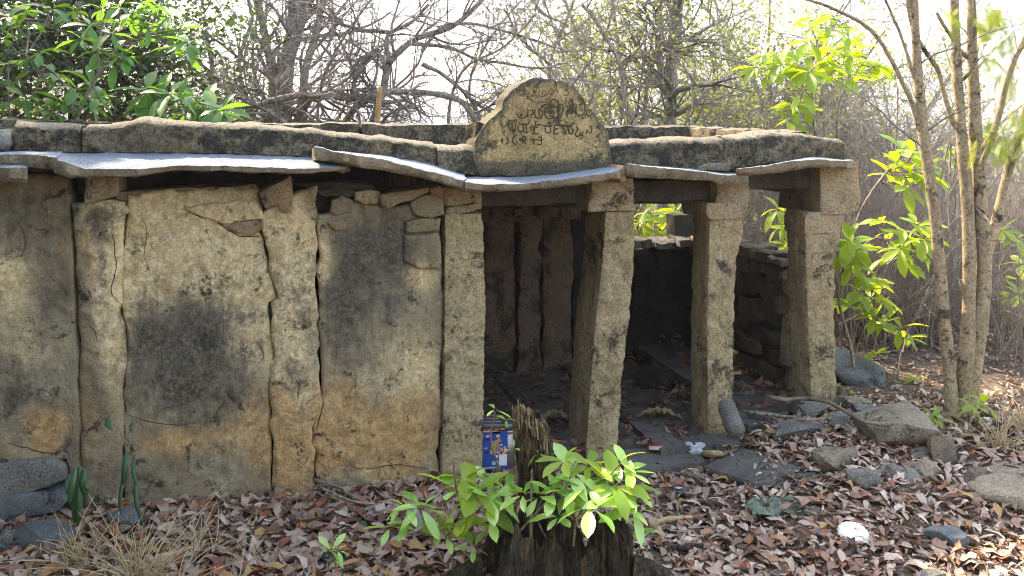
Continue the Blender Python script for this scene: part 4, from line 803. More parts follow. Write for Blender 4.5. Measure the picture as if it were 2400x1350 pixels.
# dense dark tree at the far end, limb reaching out
tree('dense_tree', 'dense dark green leafy tree rising behind the far end of the roof', 9.6, [([(170,560),(180,300),(200,150),(215,-60)],44,30),([(-80,30,-1.2),(0,32,-1),(60,50,-.9),(110,62,-.8),(160,62,-.6)],20,10),([(190,230),(120,120),(60,20)],18,9),([(200,170),(260,90),(300,0)],16,9),([(180,260),(90,220),(-40,200)],14,8),([(190,210),(280,190),(330,150),(420,150)],12,6),([(250,290),(290,190),(310,165)],12,7)], 26,
 levels=((12,(.6,1.7),1.,.2,0),(7,(.4,.9),.9,.25,0)), leaf=('deep',.085,4,.12,.6))
tree('dense_tree', 'smaller dark leafy tree between the bare trunks and the dense dark tree', 10.8, [([(520,520),(520,300),(500,170),(480,60),(470,-40)],16,8),([(515,250),(560,180),(590,130)],9,4),([(500,170),(450,130),(430,60)],9,4)], 27, levels=((13,(.3,.9),1.,.2,0),(6,(.2,.5),.9,.25,0)), leaf=('deep',.075,2,.08,.3))
rs = np.random.default_rng(66); wp = []  # leaf masses added out of view to keep sky light off the pillar sides
for cx_, cy_, cz_, rr_ in ((-5.8, 3.4, 3.4, 2.), (-5.2, .6, 3.4, 2.), (-5.4, -2.2, 3.2, 2.1), (-7.4, 5.6, 3.8, 2.2), (-5.2, 1.8, 1.3, 1.3), (-5.2, -.6, 1.3, 1.4), (-5.2, -1.2, 6., 2.), (-6.6, 4.6, 6.5, 2.), (-4., -3.6, 3.5, 2.1), (-2., -5.2, 4., 2.3), (-3.8, -3.4, 6.6, 2.), (-1.6, -5.4, 7.2, 2.2), (-3.6, -3.4, 1.2, 1.4), (.6, -6.6, 3.6, 2.5), (.8, -6.8, 7.2, 2.5), (-.6, -6.2, 1.4, 1.8), (3.4, -8.5, 3.4, 2.6), (6.5, -8.5, 3.4, 2.6), (9.5, -7, 3, 2.6), (12, -3, 3, 2.6), (13, 1.5, 3, 2.4), (-9.5, -1, 3.4, 2.8), (-8.6, 10.5, 4.2, 2.4), (-7.6, 8, 5.6, 2.2), (-8.2, 9, 1.8, 1.8)):
    d = unit(rs.normal(size=(2600, 3)))*[1.15, 1.15, 1]; wp.append(np.array([cx_, cy_, cz_])+d*(rr_*rs.uniform(.3, 1, 2600)**.4)[:, None])
V, Q, t = leaves(np.concatenate(wp), .24, rs, 1, .05); obj('unseen_shade_leaves', V, Q, None, MT['deep'], None, False, {'tint': t}, kind='stuff')
# pale multi-stemmed tree at the end of the shrine
T8 = tree('multi_stemmed_tree', 'pale tan tree with several slender trunks rising from one foot beyond the end pillar', 6.1, [([(2236,1040),(2228,900),(2213,750),(2190,500),(2166,330),(2150,160),(2140,-80)],33,19),([(2250,1040),(2262,900),(2272,600),(2262,400),(2250,280),(2240,120),(2236,-80)],38,19),([(2254,1030),(2280,880),(2306,640),(2300,520),(2286,300),(2280,150),(2276,-80)],43,19),([(2306,620),(2335,520),(2352,440),(2378,350),(2410,240)],26,16),([(2292,390),(2322,330),(2345,250),(2375,150),(2420,60)],18,11),([(2240,300),(2215,230),(2190,150),(2150,90),(2120,-40)],12,9),([(2288,150),(2250,120),(2225,80),(2195,30)],11,8),([(2190,470),(2165,330),(2090,140),(2040,70),(1950,20),(1850,-10)],13,7),([(2150,200),(2110,80),(2060,-30)],9,6),([(2226,440),(2226,330),(2205,420)],5,3)], 29, mat='tan',
 levels=((5,(.3,1.),.8,.16,.04),(3,(.2,.5),.8,.2,0)), part='stem', t0=.6, rf0=.22)
for k in range(5):   # spreading root flare
    a = k*1.25+.4; b = loc_of(T8); q = smooth_line([b+np.array([.02*math.cos(a), .02*math.sin(a), .22]), b+np.array([.09*math.cos(a), .09*math.sin(a), .06]), b+np.array([.22*math.cos(a), .22*math.sin(a), -.06])], 10)
    V, Q = tubes(q[None], np.linspace(.06, .025, 10)[None], 8); obj('root', V, Q, None, MT['tan'], T8)
# feathery leaf sprays of that tree
def feathers(root, spots, Y, seed, Lpx=44):
    rs = np.random.default_rng(seed); VV, QQ, TT, o = [], [], [], 0; st = []
    for px, py in spots:
        for k in range(7):
            p = A(px+rs.normal()*14, py+rs.normal()*12, Y+rs.normal()*.15); d = unit(np.array([rs.normal()*.7, rs.normal()*.5, -.8])); L_ = Lpx*Y/F_PX*rs.uniform(.7, 1.3)
            q = np.stack([p+d*L_*t+np.array([0, 0, -.12*L_*t*t]) for t in np.linspace(0, 1, 12)]); st.append(q); s = unit(np.cross(d, [0, .3, 1]))
            for sg in (-1, 1):
                w_ = L_*.26; a_ = q[1:]; e = a_+sg*s*w_+d*w_*.4-np.array([0, 0, .3*w_]); n1 = d*L_*.032
                V = np.stack([a_-n1, e-n1*.4, e+n1*.4, a_+n1], 1); VV.append(V.reshape(-1, 3)); QQ.append(np.arange(len(V)*4).reshape(-1, 4)+o); o += len(V)*4; TT.append(np.full(len(V)*4, rs.uniform()))
    obj('feathery_leaves', np.concatenate(VV), np.concatenate(QQ), None, MT['fern'], root, False, {'tint': np.concatenate(TT)})
    V, Q = tubes(np.array(st), np.full((len(st), 12), .0016), 3); obj('leaf_stalks', V, Q, None, MT['bark'], root)
feathers(T8, [(2385,270),(2375,300),(2390,320),(2330,300),(2350,330),(2310,320),(2400,345),(2290,40),(2285,60),(2345,20),(2330,50),(2380,60),(2365,90),(2320,130),(2350,150),(2400,20),(2310,10),(2370,180),(2230,20),(2420,250)], 6.0, 5)
# scrub: leafless thickets and sparse small-leaved trees beyond the ruin, a few kinds copied about
def scrubmesh(seed, h, leafy):
    rs = np.random.default_rng(seed); n0 = 4; t = np.linspace(0, 1, 9)
    P = np.stack([np.stack([.06*rs.normal()+h*.28*rs.normal()*t**1.3+.05*fbm(np.stack([t*5, t*0+k, t*0], -1), 1, 3, seed), .05*rs.normal()+h*.28*rs.normal()*t**1.3, h*.8*t*rs.uniform(.7, 1.1)], -1) for k in range(n0)])
    Rr = np.stack([np.linspace(.035, .012, 9)*h/3.4 for _ in range(n0)]); tr = tubes(P, Rr, 6); tw = []; q, r1 = P, Rr
    for k, (per, ln, an, wa) in enumerate(((9, (.2*h, .42*h), .9, .22), (6, (.1*h, .22*h), .9, .25), (3 if leafy else 4, (.05*h, .12*h), .9, .2))):
        q, r1 = grow(q, r1, per, ln, 7, an, wa, .015, rs, rf=.6, rmin=.0042); tw.append(tubes(q, r1, 3))
    a = data('trunk', *tr, None, MT['bark']); b = data('twigs', *join(tw), None, MT['twig']); c_ = None
    if leafy:
        p = q[:, 2:].reshape(-1, 3); p = p[rs.uniform(size=len(p)) < leafy]; V, Q, tt = leaves(p, .072, rs, 1, .05); c_ = data('crown', V, Q, None, MT['olive'], False, {'tint': tt})
    return a, b, c_
SM = [scrubmesh(31, 3.6, .7), scrubmesh(32, 4.4, .8), scrubmesh(33, 3.2, 0), scrubmesh(34, 4.0, 0), scrubmesh(35, 5., .6)]
LB = ['sparse olive-leaved scrub tree in the thicket behind the ruin', 'leafless grey scrub tree in the thicket behind the ruin']
r_.seed(77); spots = []
def scrub(x, y, k, s):
    a, b, c_ = SM[k]; lf = c_ is not None
    o = thing('scrub_tree', LB[0 if lf else 1], 'tree', (x, y, float(gz(x, y))-.05), 'olive-leaved scrub trees beyond the ruin' if lf else 'leafless scrub trees beyond the ruin')
    o.rotation_euler.z = r_.uniform(0, 6.28); o.scale = (s, s, s*r_.uniform(.85, 1.1))
    link('trunk', a, o); link('twigs', b, o)
    if lf: link('crown', c_, o)
for px, y, k, s in [(1440,13,0,1.1),(1500,15,4,1.1),(1640,14.5,1,1.),(1700,14,4,1.),(1760,13,0,1.05),(1800,15,3,1.2),(1900,16,4,1.1),(1960,12.5,2,1.),(2020,14.5,0,1.),(2130,16,1,1.),(2170,14.5,2,.9),(2040,18,4,1.),(1520,22,1,1.3),(1420,18,4,1.1),
  (1350,20,0,1.1),(1260,24,2,1.),(1180,22,0,.75),(1100,24,3,.8),(960,20,2,.7),(900,24,3,.8),(820,22,2,.9),(560,17,0,.9),(480,15,2,1.),(420,18,1,.9),(300,14,0,1.1),(200,16,2,1.),(60,14,1,1.1),(-60,17,0,1.2),(340,20,3,1.),(120,20,4,1.),
  (2230,19,0,.62),(2300,24,2,.7),(2400,20,0,.6),(2520,14,1,.8),(2330,15,2,.5),(2200,11.5,2,.6),(2280,13,0,.5),(1990,10.8,2,.8),(1860,10.5,3,.75),(1760,10.4,2,.7),(2100,10.6,3,.7)]:
    scrub((px-1200)/F_PX*y, y, k, s)
# thicket of dry upright stems at the end of the ruin
def brush(seed, n, h):
    rs = np.random.default_rng(seed); t = np.linspace(0, 1, 8)
    P = np.stack([np.stack([rs.normal()*.12+rs.normal()*.26*h*t**1.2, rs.normal()*.1+rs.normal()*.2*h*t**1.2, h*rs.uniform(.55, 1.1)*t], -1)+.035*h*np.stack([fbm(np.stack([t*4, t*0+k, t*0+d], -1), 1, 3, seed) for d in (0, 5, 9)], -1)*t[:, None] for k in range(n)])
    Rr = np.tile(np.linspace(.0075, .003, 8), (n, 1)); q, r1 = grow(P, Rr, 5, (.15*h, .38*h), 6, .7, .2, .05, rs, rf=.6, rmin=.0024); q2, r2 = grow(q, r1, 2, (.06*h, .2*h), 5, .8, .2, .0, rs, rf=.7, rmin=.002)
    return data('stems', *join([tubes(P, Rr, 4), tubes(q, r1, 3), tubes(q2, r2, 3)]), None, MT['brush'])
BM = [brush(51, 13, 1.5), brush(52, 10, 1.9), brush(53, 15, 1.2), brush(54, 12, 1.7)]
def bush(x, y, k, s, lb='dry leafless brown shrub in the thicket beyond the end pillar', gp='dry brown shrubs in the thicket'):
    o = link('dry_shrub', BM[k], None, lb, 'shrub', gp, loc=(x, y, float(gz(x, y))-.04)); o.rotation_euler.z = r_.uniform(0, 6.28); o.scale = (s, s, s*r_.uniform(.85, 1.15))
rs = np.random.default_rng(8)
for k in range(72):
    y = 6.7+rs.uniform(0, 1)**1.5*9; px = rs.uniform(1975, 2560)
    if y < 7.7 and px < 2230: y += 1.6
    bush((px-1200)/F_PX*y, y, k % 4, rs.uniform(.65, 1.15))
for k in range(40):
    y = 7.9+rs.uniform(0, 1)*2.6; px = rs.uniform(1985, 2215); bush((px-1200)/F_PX*y, y, k % 4, rs.uniform(.6, .95))
for k in range(34):
    y = rs.uniform(9.2, 13); px = rs.uniform(1480, 1980); bush((px-1200)/F_PX*y, y, k % 4, rs.uniform(.7, 1.05), 'dry leafless shrub seen through the open bays behind the ruin', 'dry shrubs behind the open bays')
# cut post
P_ = smooth_line([A(884, 420, 8.4), A(885, 300, 8.4), A(887, 250, 8.4), A(891, 204, 8.4)], 14); V, Q = tubes(P_[None], np.full((1, 14), .026)*(1+.12*fbm(P_, 9, 2, 3)), 9); n_ = len(V)
V = np.vstack([V, P_[-1:]+[0, 0, .012]]); T = [[n_-9+i, n_-9+(i+1) % 9, n_] for i in range(9)]
obj('wooden_post', V, Q, T, MT['post'], None, label='orange-brown cut wooden post standing upright behind the parapet', cat='post')

# ---------------------------------------------------------------- broken stump with its sprouts
SB = np.array([.17, 4.50, -.1])
stump = thing('tree_stump', 'broken rotten tree stump with splintered snag in front of the corner pillar', 'stump', SB)
def gnarl(name, lst, Y, mat, seed, jag=0, ridge=.12, nk=72, n=64, dep=.8, hollow=False):
    """trunk piece: list of (py, px left, px right); top edge torn into splinters"""
    a = np.array(lst, float); py = np.linspace(a[0, 0], a[-1, 0], n); xl = np.interp(py, a[:, 0], a[:, 1]); xr = np.interp(py, a[:, 0], a[:, 2])
    an = np.arange(nk)/nk*2*math.pi; cx = (xl+xr)/2; hw = (xr-xl)/2*Y/F_PX
    z = EYE-(py-HZ)*Y/F_PX; ang = np.stack([np.cos(an), np.sin(an), 0*an], -1)
    f = 1+ridge*fbm(np.concatenate([ang[None, :, :2]*2.2+0*py[:, None, None], (z*1.1)[:, None, None]+0*an[None, :, None]], -1), 1, 4, seed)+ridge*.45*fbm(np.concatenate([ang[None, :, :2]*7+0*py[:, None, None], (z*2.2)[:, None, None]+0*an[None, :, None]], -1), 1, 3, seed+1)
    X = ((cx-1200)/F_PX*Y)[:, None]+hw[:, None]*np.cos(an)*f; Yv = Y+hw[:, None]*dep*np.sin(an)*f; Z = z[:, None]+0*X
    if jag:
        tp = np.linspace(1, 0, n)[:, None]**3; j = jag*(fbm(ang*3.2, 1, 3, seed+2)+.7*fbm(ang*13, 1, 2, seed+3))[None]; Z = Z+tp*j
    P = np.stack([X, Yv, Z], -1); P = P+(.012*fbm(P, 22, 4, seed+6))[..., None]*ang[None]
    ins = P[0]*np.array([1, 1, 1]); c_ = ins.mean(0); rings = [c_+(ins-c_)*k-np.array([0, 0, d]) for k, d in ((.86, .01), (.72, .05), (.45, .1), (.1, .12))]
    G_ = np.concatenate([np.array(rings[::-1]), P]); m_ = len(G_); i = np.arange(m_*nk).reshape(m_, nk); j2 = np.roll(i, -1, 1)
    return obj(name, G_.reshape(-1, 3), np.stack([i[:-1], j2[:-1], j2[1:], i[1:]], -1).reshape(-1, 4), None, MT[mat], stump)
gnarl('snag', [(985,1206,1268),(1010,1206,1282),(1060,1208,1290),(1120,1216,1300),(1180,1222,1316),(1260,1215,1345),(1330,1190,1370)], 4.55, 'rotten', 3, jag=.07, ridge=.16)
gnarl('splintered_top', [(972,1203,1240),(990,1203,1250),(1020,1205,1258)], 4.56, 'splint', 9, jag=.085, ridge=.2, nk=48, n=26)
# torn fibres along the broken edge
rs = np.random.default_rng(4); st = []
for k in range(46):
    px = rs.uniform(1206, 1284); py0 = np.interp(px, [1206, 1225, 1250, 1284], [955, 948, 975, 1015])+rs.normal()*6; L_ = rs.uniform(18, 60)
    p0 = A(px, py0, 4.5+rs.uniform(-.045, .04)); p1 = A(px+rs.normal()*2+L_*.08, py0+L_, 4.49+rs.uniform(-.05, .02)); st.append(smooth_line([p0, (p0+p1)/2, p1], 6))
V, Q = tubes(np.array(st), np.tile([.0015, .005, .006, .006, .005, .004], (46, 1))*rs.uniform(.6, 1.5, (46, 1)), 5); obj('splinters', V, Q, None, MT['splint'], stump)
gnarl('base', [(1232,1172,1325),(1250,1158,1338),(1280,1146,1346),(1320,1135,1350),(1380,1120,1365),(1440,1100,1380)], 4.40, 'rotten', 5, jag=.09, ridge=.42, nk=110, n=80)
gnarl('side_trunk', [(1218,1404,1456),(1232,1394,1474),(1255,1390,1484),(1310,1384,1490),(1400,1376,1500)], 4.36, 'rotten', 6, jag=.06, ridge=.45, nk=90)
gnarl('side_trunk', [(1275,1325,1385),(1300,1315,1395),(1340,1310,1400),(1400,1300,1410)], 4.30, 'rotten', 7, jag=.04, ridge=.3, nk=60, n=40)
for k, ln in enumerate([[(1140,1330),(1080,1350),(1010,1385)],[(1480,1330),(1540,1345),(1600,1380)],[(1400,1340),(1380,1370),(1370,1400)]]):
    q = smooth_line([A(px, py, 4.3) for px, py in ln], 14); V, Q = tubes(q[None], np.linspace(.07, .03, 14)[None], 10); obj('root', V+.01*fbm(V, 15, 3, k)[:, None], Q, None, MT['rotten'], stump)
# the sprouting plant
def sprout():
    r_.seed(33)
    root = thing('leafy_sprout', 'pale green broad-leaved seedlings sprouting around the broken stump', 'plant', SB+np.array([0, -.12, 0]))
    stems = [([(1160,1330),(1180,1200),(1168,1100),(1150,1020),(1160,965)],4.42,.008),([(1205,1320),(1208,1200),(1210,1110),(1205,1050)],4.5,.009),([(1242,1330),(1244,1240),(1246,1100)],4.34,.010),([(1120,1290),(1080,1180),(1066,1120),(1064,1085)],4.4,.009),([(1125,1345),(1180,1290),(1240,1220),(1310,1140),(1350,1080)],4.34,.007),
      ([(1340,1340),(1344,1270),(1352,1220),(1400,1150),(1450,1090)],4.3,.008),([(1350,1220),(1380,1190)],4.2,.008),([(1300,1300),(1260,1190),(1290,1150)],4.38,.006),([(1040,1320),(1000,1240),(985,1200)],4.3,.005),([(870,1300),(890,1270),(930,1232),(960,1225)],4.3,.005),([(1130,1330),(1060,1270),(1020,1230)],4.3,.006),([(1490,1330),(1500,1270),(1490,1200)],4.35,.006)]
    for ln, Y, rd in stems:
        q = smooth_line([A(px, py, Y) for px, py in ln], 18); V, Q = tubes(q[None], np.linspace(rd, rd*.5, 18)[None], 7); obj('stem', V, Q, None, MT['stick'], root)
    cl = [(1160,960,.45,3,4.42),(1185,985,.3,2,4.42),(985,1192,.8,6,4.3),(950,1188,.7,5,4.3),(915,1236,.9,4,4.3),(960,1228,.75,4,4.3),(1085,1124,.9,6,4.45),(1070,1150,1.,6,4.4),(1110,1160,1.,6,4.36),(1146,1138,.8,5,4.45),(1185,1150,.8,5,4.4),(1150,1168,1.,6,4.32),(1225,1160,.8,5,4.36),(1262,1164,.8,5,4.34),(1300,1156,.9,5,4.3),(1120,1196,.95,4,4.36),(1150,1222,.9,4,4.3),(1085,1226,.8,4,4.3),
      (1322,1080,.75,6,4.4),(1345,1110,.9,6,4.36),(1380,1092,.8,6,4.4),(1330,1150,.85,6,4.3),(1376,1146,1.,6,4.28),(1408,1120,.9,6,4.34),(1438,1140,1.,6,4.28),(1450,1084,.75,6,4.4),(1474,1108,.8,6,4.36),(1470,1150,1.,6,4.3),(1440,1180,1.,5,4.24),(1382,1188,1.15,7,4.18),(1480,1200,1.,4,4.26),(1492,1240,.7,4,4.3),(1310,1212,.8,5,4.24),(1110,1285,.55,5,4.25),(1045,1258,.7,4,4.3),(1030,1236,.6,4,4.3),(1205,1052,.35,3,4.5),(1262,1064,.35,3,4.45)]
    for px, py, s, n, Y in cl: cluster(root, r_.choice(['sprout', 'sprout', 'sprout', 'lime']), A(px, py, Y), 82*s*Y/F_PX, max(3, n), (r_.uniform(-.35, .35), -.3, .9), 1.3, .14)
    return root
sprout()
sapling('seedling', 'small pale seedling with star of leaves beside the black plastic bag', 4.22, [([(770,1340),(776,1310),(778,1292)],0)], [(776,1292),(790,1290,.8)], 'sprout', 44, [.004], n=6, dY=.02, seed=40, dr=.05)
sapling('seedling', 'low bright leafy shoot at the foot of the pale multi-stemmed tree', 5.8, [([(2270,1030),(2275,980),(2290,950)],0),([(2230,1040),(2205,1000),(2195,980)],0)], [(2282,950,.9),(2306,946,.9),(2268,962,.8),(2198,982,.8),(2184,974,.6)], 'lime', 44, [.006,.005], dY=.1, seed=41)
sapling('seedling', 'leafy shoot poking between rocks by the end pillar', 6.6, [([(1975,960),(1978,920)],0)], [(1978,912,.7),(2085,965,.6)], 'lime', 40, [.004], dY=.1, seed=42)
sapling('seedling', 'green bush sprays at the foot of the scrub past the pale tree', 8.2, [([(2360,820),(2370,720),(2385,660)],0),([(2290,760),(2270,700),(2240,640)],0)], [(2385,690),(2362,700),(2395,660),(2370,740),(2240,350),(2215,372),(2335,360),(2350,540),(2385,560),(2400,620)], 'lime', 46, [.008,.006], dY=.6, seed=43)
# drooping dark seedlings against the wall
def hanging(name, label, blades, Y, mat, stem=None):
    root = thing(name, label, 'plant', A(blades[0][0][0], 1225, Y))
    for k, (p0, p1, w_) in enumerate(blades):
        t = np.linspace(0, 1, 10); a, b = A(*p0, Y+.02*(k % 3)), A(*p1, Y-.03+.02*(k % 2)); c_ = a+(b-a)*t[:, None]+np.array([0, -.03, 0])*np.sin(t*3.1)[:, None]; c_[:, 0] += .005*np.sin(t*4+k)
        wd = w_*Y/F_PX/2*np.sin(np.clip(t*.85+.12, 0, 1)*math.pi)**.6; s = np.array([-1, -.5, 0, .5, 1]); V = c_[:, None]+np.stack([wd[:, None]*s, .9*np.abs(wd[:, None]*s)-.01, 0*wd[:, None]*s+.004*np.sin(t*40)[:, None]*np.abs(s)], -1)
        obj('leaf', V.reshape(-1, 3), gridq(10, 5), None, MT[mat], root)
    for ln in stem or []:
        q = smooth_line([A(px, py, Y) for px, py in ln], 14); V, Q = tubes(q[None], np.full((1, 14), .004), 6); obj('stem', V, Q, None, MT['stick'], root)
hanging('wilted_plant', 'wilted dark green folded leaves hanging against the foot of the wall above the straw tuft', [((176,1096),(166,1180),16),((184,1094),(178,1226),20),((192,1096),(190,1200),18),((198,1100),(204,1168),18),((168,1108),(160,1160),14),((180,1120),(184,1232),14),((202,1118),(210,1150),10)], 4.78, 'pod', [[(185,1235),(184,1150),(188,1092)]])
hanging('wilted_plant', 'thin seedling with long rolled green leaves hanging beside its tall stem against the pale wall', [((296,1058),(292,1135),14),((289,1110),(286,1205),9),((314,1068),(326,1138),9),((318,1118),(338,1236),11),((256,980),(262,1008),15),((316,984),(308,1010),9)], 4.82, 'pod', [[(305,1225),(302,1100),(294,1040),(292,968)],[(294,1040),(275,1000),(262,985)],[(300,1060),(308,1000),(314,984)]])
# dry grass
def tuft(px, py, Y, n, h, seed, label, lean=0):
    rs = np.random.default_rng(seed); b = A(px, py, Y); b[2] = float(gz(b[0], b[1]))-.02; t = np.linspace(0, 1, 7); P = []
    for k in range(n):
        d = np.array([rs.normal()*.5+lean, rs.normal()*.35, 1.]); L_ = h*rs.uniform(.4, 1.2); o = np.array([rs.normal()*.035, rs.normal()*.03, 0]); bend = rs.normal(size=3)*.35; bend[2] = -abs(bend[2])
        P.append(b+o+t[:, None]*unit(d)*L_+(t**2)[:, None]*bend*L_)
    V, Q = tubes(np.array(P), np.tile(np.linspace(.0036, .0012, 7), (n, 1)), 3); obj('grass_tuft', V, Q, None, MT['straw'], None, label=label, cat='grass tuft')
for i, a in enumerate([(185,1300,4.5,60,.30,'dry straw tuft below the wilted dark green leaves'),(320,1345,4.3,110,.42,'largest pale straw tuft at the lower edge of the picture'),(415,1340,4.3,46,.30,'thin straw stalks beside the largest pale tuft'),(470,1235,4.65,22,.32,'sparse looping dry stalks against the wall below the orange patch'),(600,1250,4.6,18,.25,'few thin dry stalks under the cracked pilaster'),(240,1260,4.6,20,.3,'loose dry stalks in front of the grey rock by the wall'),(2340,1085,5.6,60,.3,'orange-tinted dry grass at the foot of the thicket'),(2395,1060,5.8,50,.35,'dry grass beside the thicket at the picture edge'),(530,1345,4.25,16,.25,'few dry stalks in leaf litter between straw tuft and black bag'),(1060,1130,5.0,14,.35,'thin dry stalks before the corner pillar')]):
    tuft(*a[:5], 900+i, a[5])

# ---------------------------------------------------------------- leaf litter
rs = np.random.default_rng(19)
def lit(n, xs, ys, size, seed, lift=.0, dens=None):
    r2 = np.random.default_rng(seed); x = r2.uniform(*xs, n); y = r2.uniform(*ys, n)
    v = (-(x)*ST+(y-Y0)*CT); u = x*CT+(y-Y0)*ST
    keep = (v < -.02) | (u > 2.62)
    keep &= ~((np.abs(x-.2) < .16) & (np.abs(y-4.42) < .12))
    if dens is not None: keep &= r2.uniform(size=n) < dens(x, y)
    x, y = x[keep], y[keep]; return x, y, gz(x, y), size(x, r2)
def litmesh(x, y, z, L_, seed, tilt=.17):
    r2 = np.random.default_rng(seed); n = len(x); a = r2.uniform(0, 6.283, n)
    d = unit(np.stack([np.cos(a), np.sin(a), r2.normal(size=n)*tilt], -1)); s = unit(np.cross(np.stack([r2.normal(size=n)*tilt*1.3, r2.normal(size=n)*tilt*1.3, np.ones(n)], -1), d)); nn = np.cross(d, s)
    cu = r2.normal(size=n)*.24; fo = r2.uniform(-.25, .65, n); w_ = r2.uniform(.13, .23, n); tp = r2.uniform(-.12, .12, n)
    X = np.array([-.5, -.25, .05, .3, .5]); wd = np.array([.12, .8, 1., .72, .05]); G_ = []
    for i, (xx, ww) in enumerate(zip(X, wd)):
        for sg in (-1, 0, 1):
            wav = r2.normal(size=n)*.05*(sg != 0)
            G_.append((d*xx+s*(sg*ww*w_+tp*xx)[:, None]+nn*(cu*(xx**2*4-.5)+fo*abs(sg)*ww*w_+wav)[:, None])*L_[:, None])
    P = np.stack(G_, 1)+np.stack([x, y, z+.012+r2.uniform(0, .03, n)], -1)[:, None]
    low = P[..., 2].min(1)-z; P[..., 2] -= np.where(low > .012, low-.012, 0)[:, None]
    return P
QL = gridq(5, 3)
def size(x, r2): return (np.where(x < .3, .122, .088)*r2.uniform(.4, 1.4, len(x)))
sets = [lit(7400, (-3.4,3.9), (3.95,6.6), size, 1), lit(3600, (-3.4,.4), (3.9,5.9), size, 2), lit(3300, (.4,4.2), (3.9,6.2), size, 6), lit(4200, (2.1,6.5), (5.6,11), lambda x, r2: .07*r2.uniform(.6, 1.3, len(x)), 3), lit(1500, (-1.,2.4), (7.9,12), lambda x, r2: .08*r2.uniform(.7, 1.2, len(x)), 4)]
Ps, tn = [], []
for k, s_ in enumerate(sets):
    P = litmesh(*s_, 100+k); Ps.append(P); n = len(P); xx = s_[0]
    t = rs.uniform(0, 1, n); warm = (rs.uniform(size=n) < np.where(xx < .2, .22, .05)); t = np.where(warm, rs.choice([.2, .62, .88, .97], n), t); pale = (rs.uniform(size=n) < np.where(xx > .6, .2, .03)); t = np.where(pale, rs.choice([.47, .75], n), t); tn.append(np.repeat(t, 15))
P = np.concatenate(Ps); n = len(P); Qa = (QL[None]+(np.arange(n)*15)[:, None, None]).reshape(-1, 4)
obj('leaf_litter', P.reshape(-1, 3), Qa, None, MT['litter'], None, kind='stuff', attr={'tint': np.concatenate(tn)})
nt_ = 750; r2 = np.random.default_rng(55); tx = r2.uniform(-3.2, 4., nt_); ty = r2.uniform(4., 6.4, nt_); ok = (-(tx)*ST+(ty-Y0)*CT < -.05) | (tx > 2.6); tx, ty = tx[ok], ty[ok]; nt_ = len(tx)
ta = r2.uniform(0, 6.28, nt_); tl = r2.uniform(.04, .2, nt_); tq = np.linspace(-.5, .5, 5); X_ = tx[:, None]+np.cos(ta)[:, None]*tl[:, None]*tq+.01*r2.normal(size=(nt_, 5)); Y_ = ty[:, None]+np.sin(ta)[:, None]*tl[:, None]*tq+.01*r2.normal(size=(nt_, 5))
V, Q = tubes(np.stack([X_, Y_, gz(X_, Y_)+.03+.012*r2.normal(size=(nt_, 1))+tl[:, None]*.12*r2.normal(size=(nt_, 1))*tq], -1), r2.uniform(.0014, .0042, (nt_, 1))*np.linspace(1, .6, 5), 4)
obj('twig_litter', V, Q, None, MT['stick'], None, kind='stuff')
# a few leaves and husks blown onto the floor slabs and over the loose slab
x = rs.uniform(-.3, 2.3, 900); v_ = rs.uniform(.0, 1.9, 900)**1.2; Pw = W(x, v_, floor_z(x)+.012); P = litmesh(Pw[:, 0], Pw[:, 1], Pw[:, 2], .085*rs.uniform(.4, 1.5, 900), 140)
obj('floor_litter', P.reshape(-1, 3), (QL[None]+(np.arange(900)*15)[:, None, None]).reshape(-1, 4), None, MT['litter'], None, kind='stuff', attr={'tint': np.repeat(rs.choice([.0, .05, .1, .14, .2, .9], 900), 15)})
# roof moss and dead leaves along the parapet top
# the largest fallen leaves, one by one
r_.seed(99); cnt = 0
while cnt < 280:
    px, py = r_.uniform(0, 2400), r_.uniform(1150, 1350); Yb = 4.6
    for _ in range(4): Yb = (EYE-float(gz((px-1200)/F_PX*Yb, Yb)))*F_PX/(py-HZ)
    X = (px-1200)/F_PX*Yb
    if (-(X)*ST+(Yb-Y0)*CT) > -.12 or (abs(X-.2) < .35 and abs(Yb-4.4) < .2): continue
    cnt += 1; a = r_.uniform(0, 6.28); sL = r_.uniform(.09, .135) if X < .3 else r_.uniform(.07, .105)
    put_leaf(ground, 'dry', (X, Yb, float(gz(X, Yb))+r_.uniform(.02, .045)), (math.cos(a), math.sin(a), r_.uniform(-.15, .3)), sL, (r_.uniform(-.5, .5), r_.uniform(-.5, .3), 1), 0, 'fallen_leaf')

# ---------------------------------------------------------------- sticks
def G(px, py, lift=0.):
    Yb = 5.
    for _ in range(6): g = float(gz((px-1200)/F_PX*Yb, Yb))+lift; Yb = (EYE-g)*F_PX/(py-HZ)
    return np.array([(px-1200)/F_PX*Yb, Yb, g])
def stick(lines, label, mat='stick', name='stick', lift=.03, cat='stick', seed=0):
    root = None
    if len(lines) > 1: root = thing(name, label, cat, G(*lines[0][0][0], lift))
    for k, (ln, r0, r1) in enumerate(lines):
        q = [G(px, py, lift+(.02*math.sin(i*2.1))) for i, (px, py) in enumerate(ln)]
        V, Q, T = rod(q, [r0, r1], 20, 8, .006, seed+k)
        if root: obj('limb', V, Q, T, MT[mat], root)
        else: obj(name, V, Q, T, MT[mat], None, label=label, cat=cat)
stick([([(1797,928),(1830,936),(1870,934),(1920,938),(1960,950),(2000,975),(2030,990),(2070,994),(2088,992)],.016,.011),([(2030,990),(2050,980),(2078,970)],.012,.007)], 'fallen forked branch lying from under the roof across the rocks by the end pillar', 'stick', 'fallen_branch', .16, 'branch', 1)
stick([([(1722,965),(1780,968),(1840,976),(1880,984),(1950,980)],.014,.009)], 'dark gnarled stick on the threshold slab between second and end pillars', 'bark', lift=.08, seed=2)
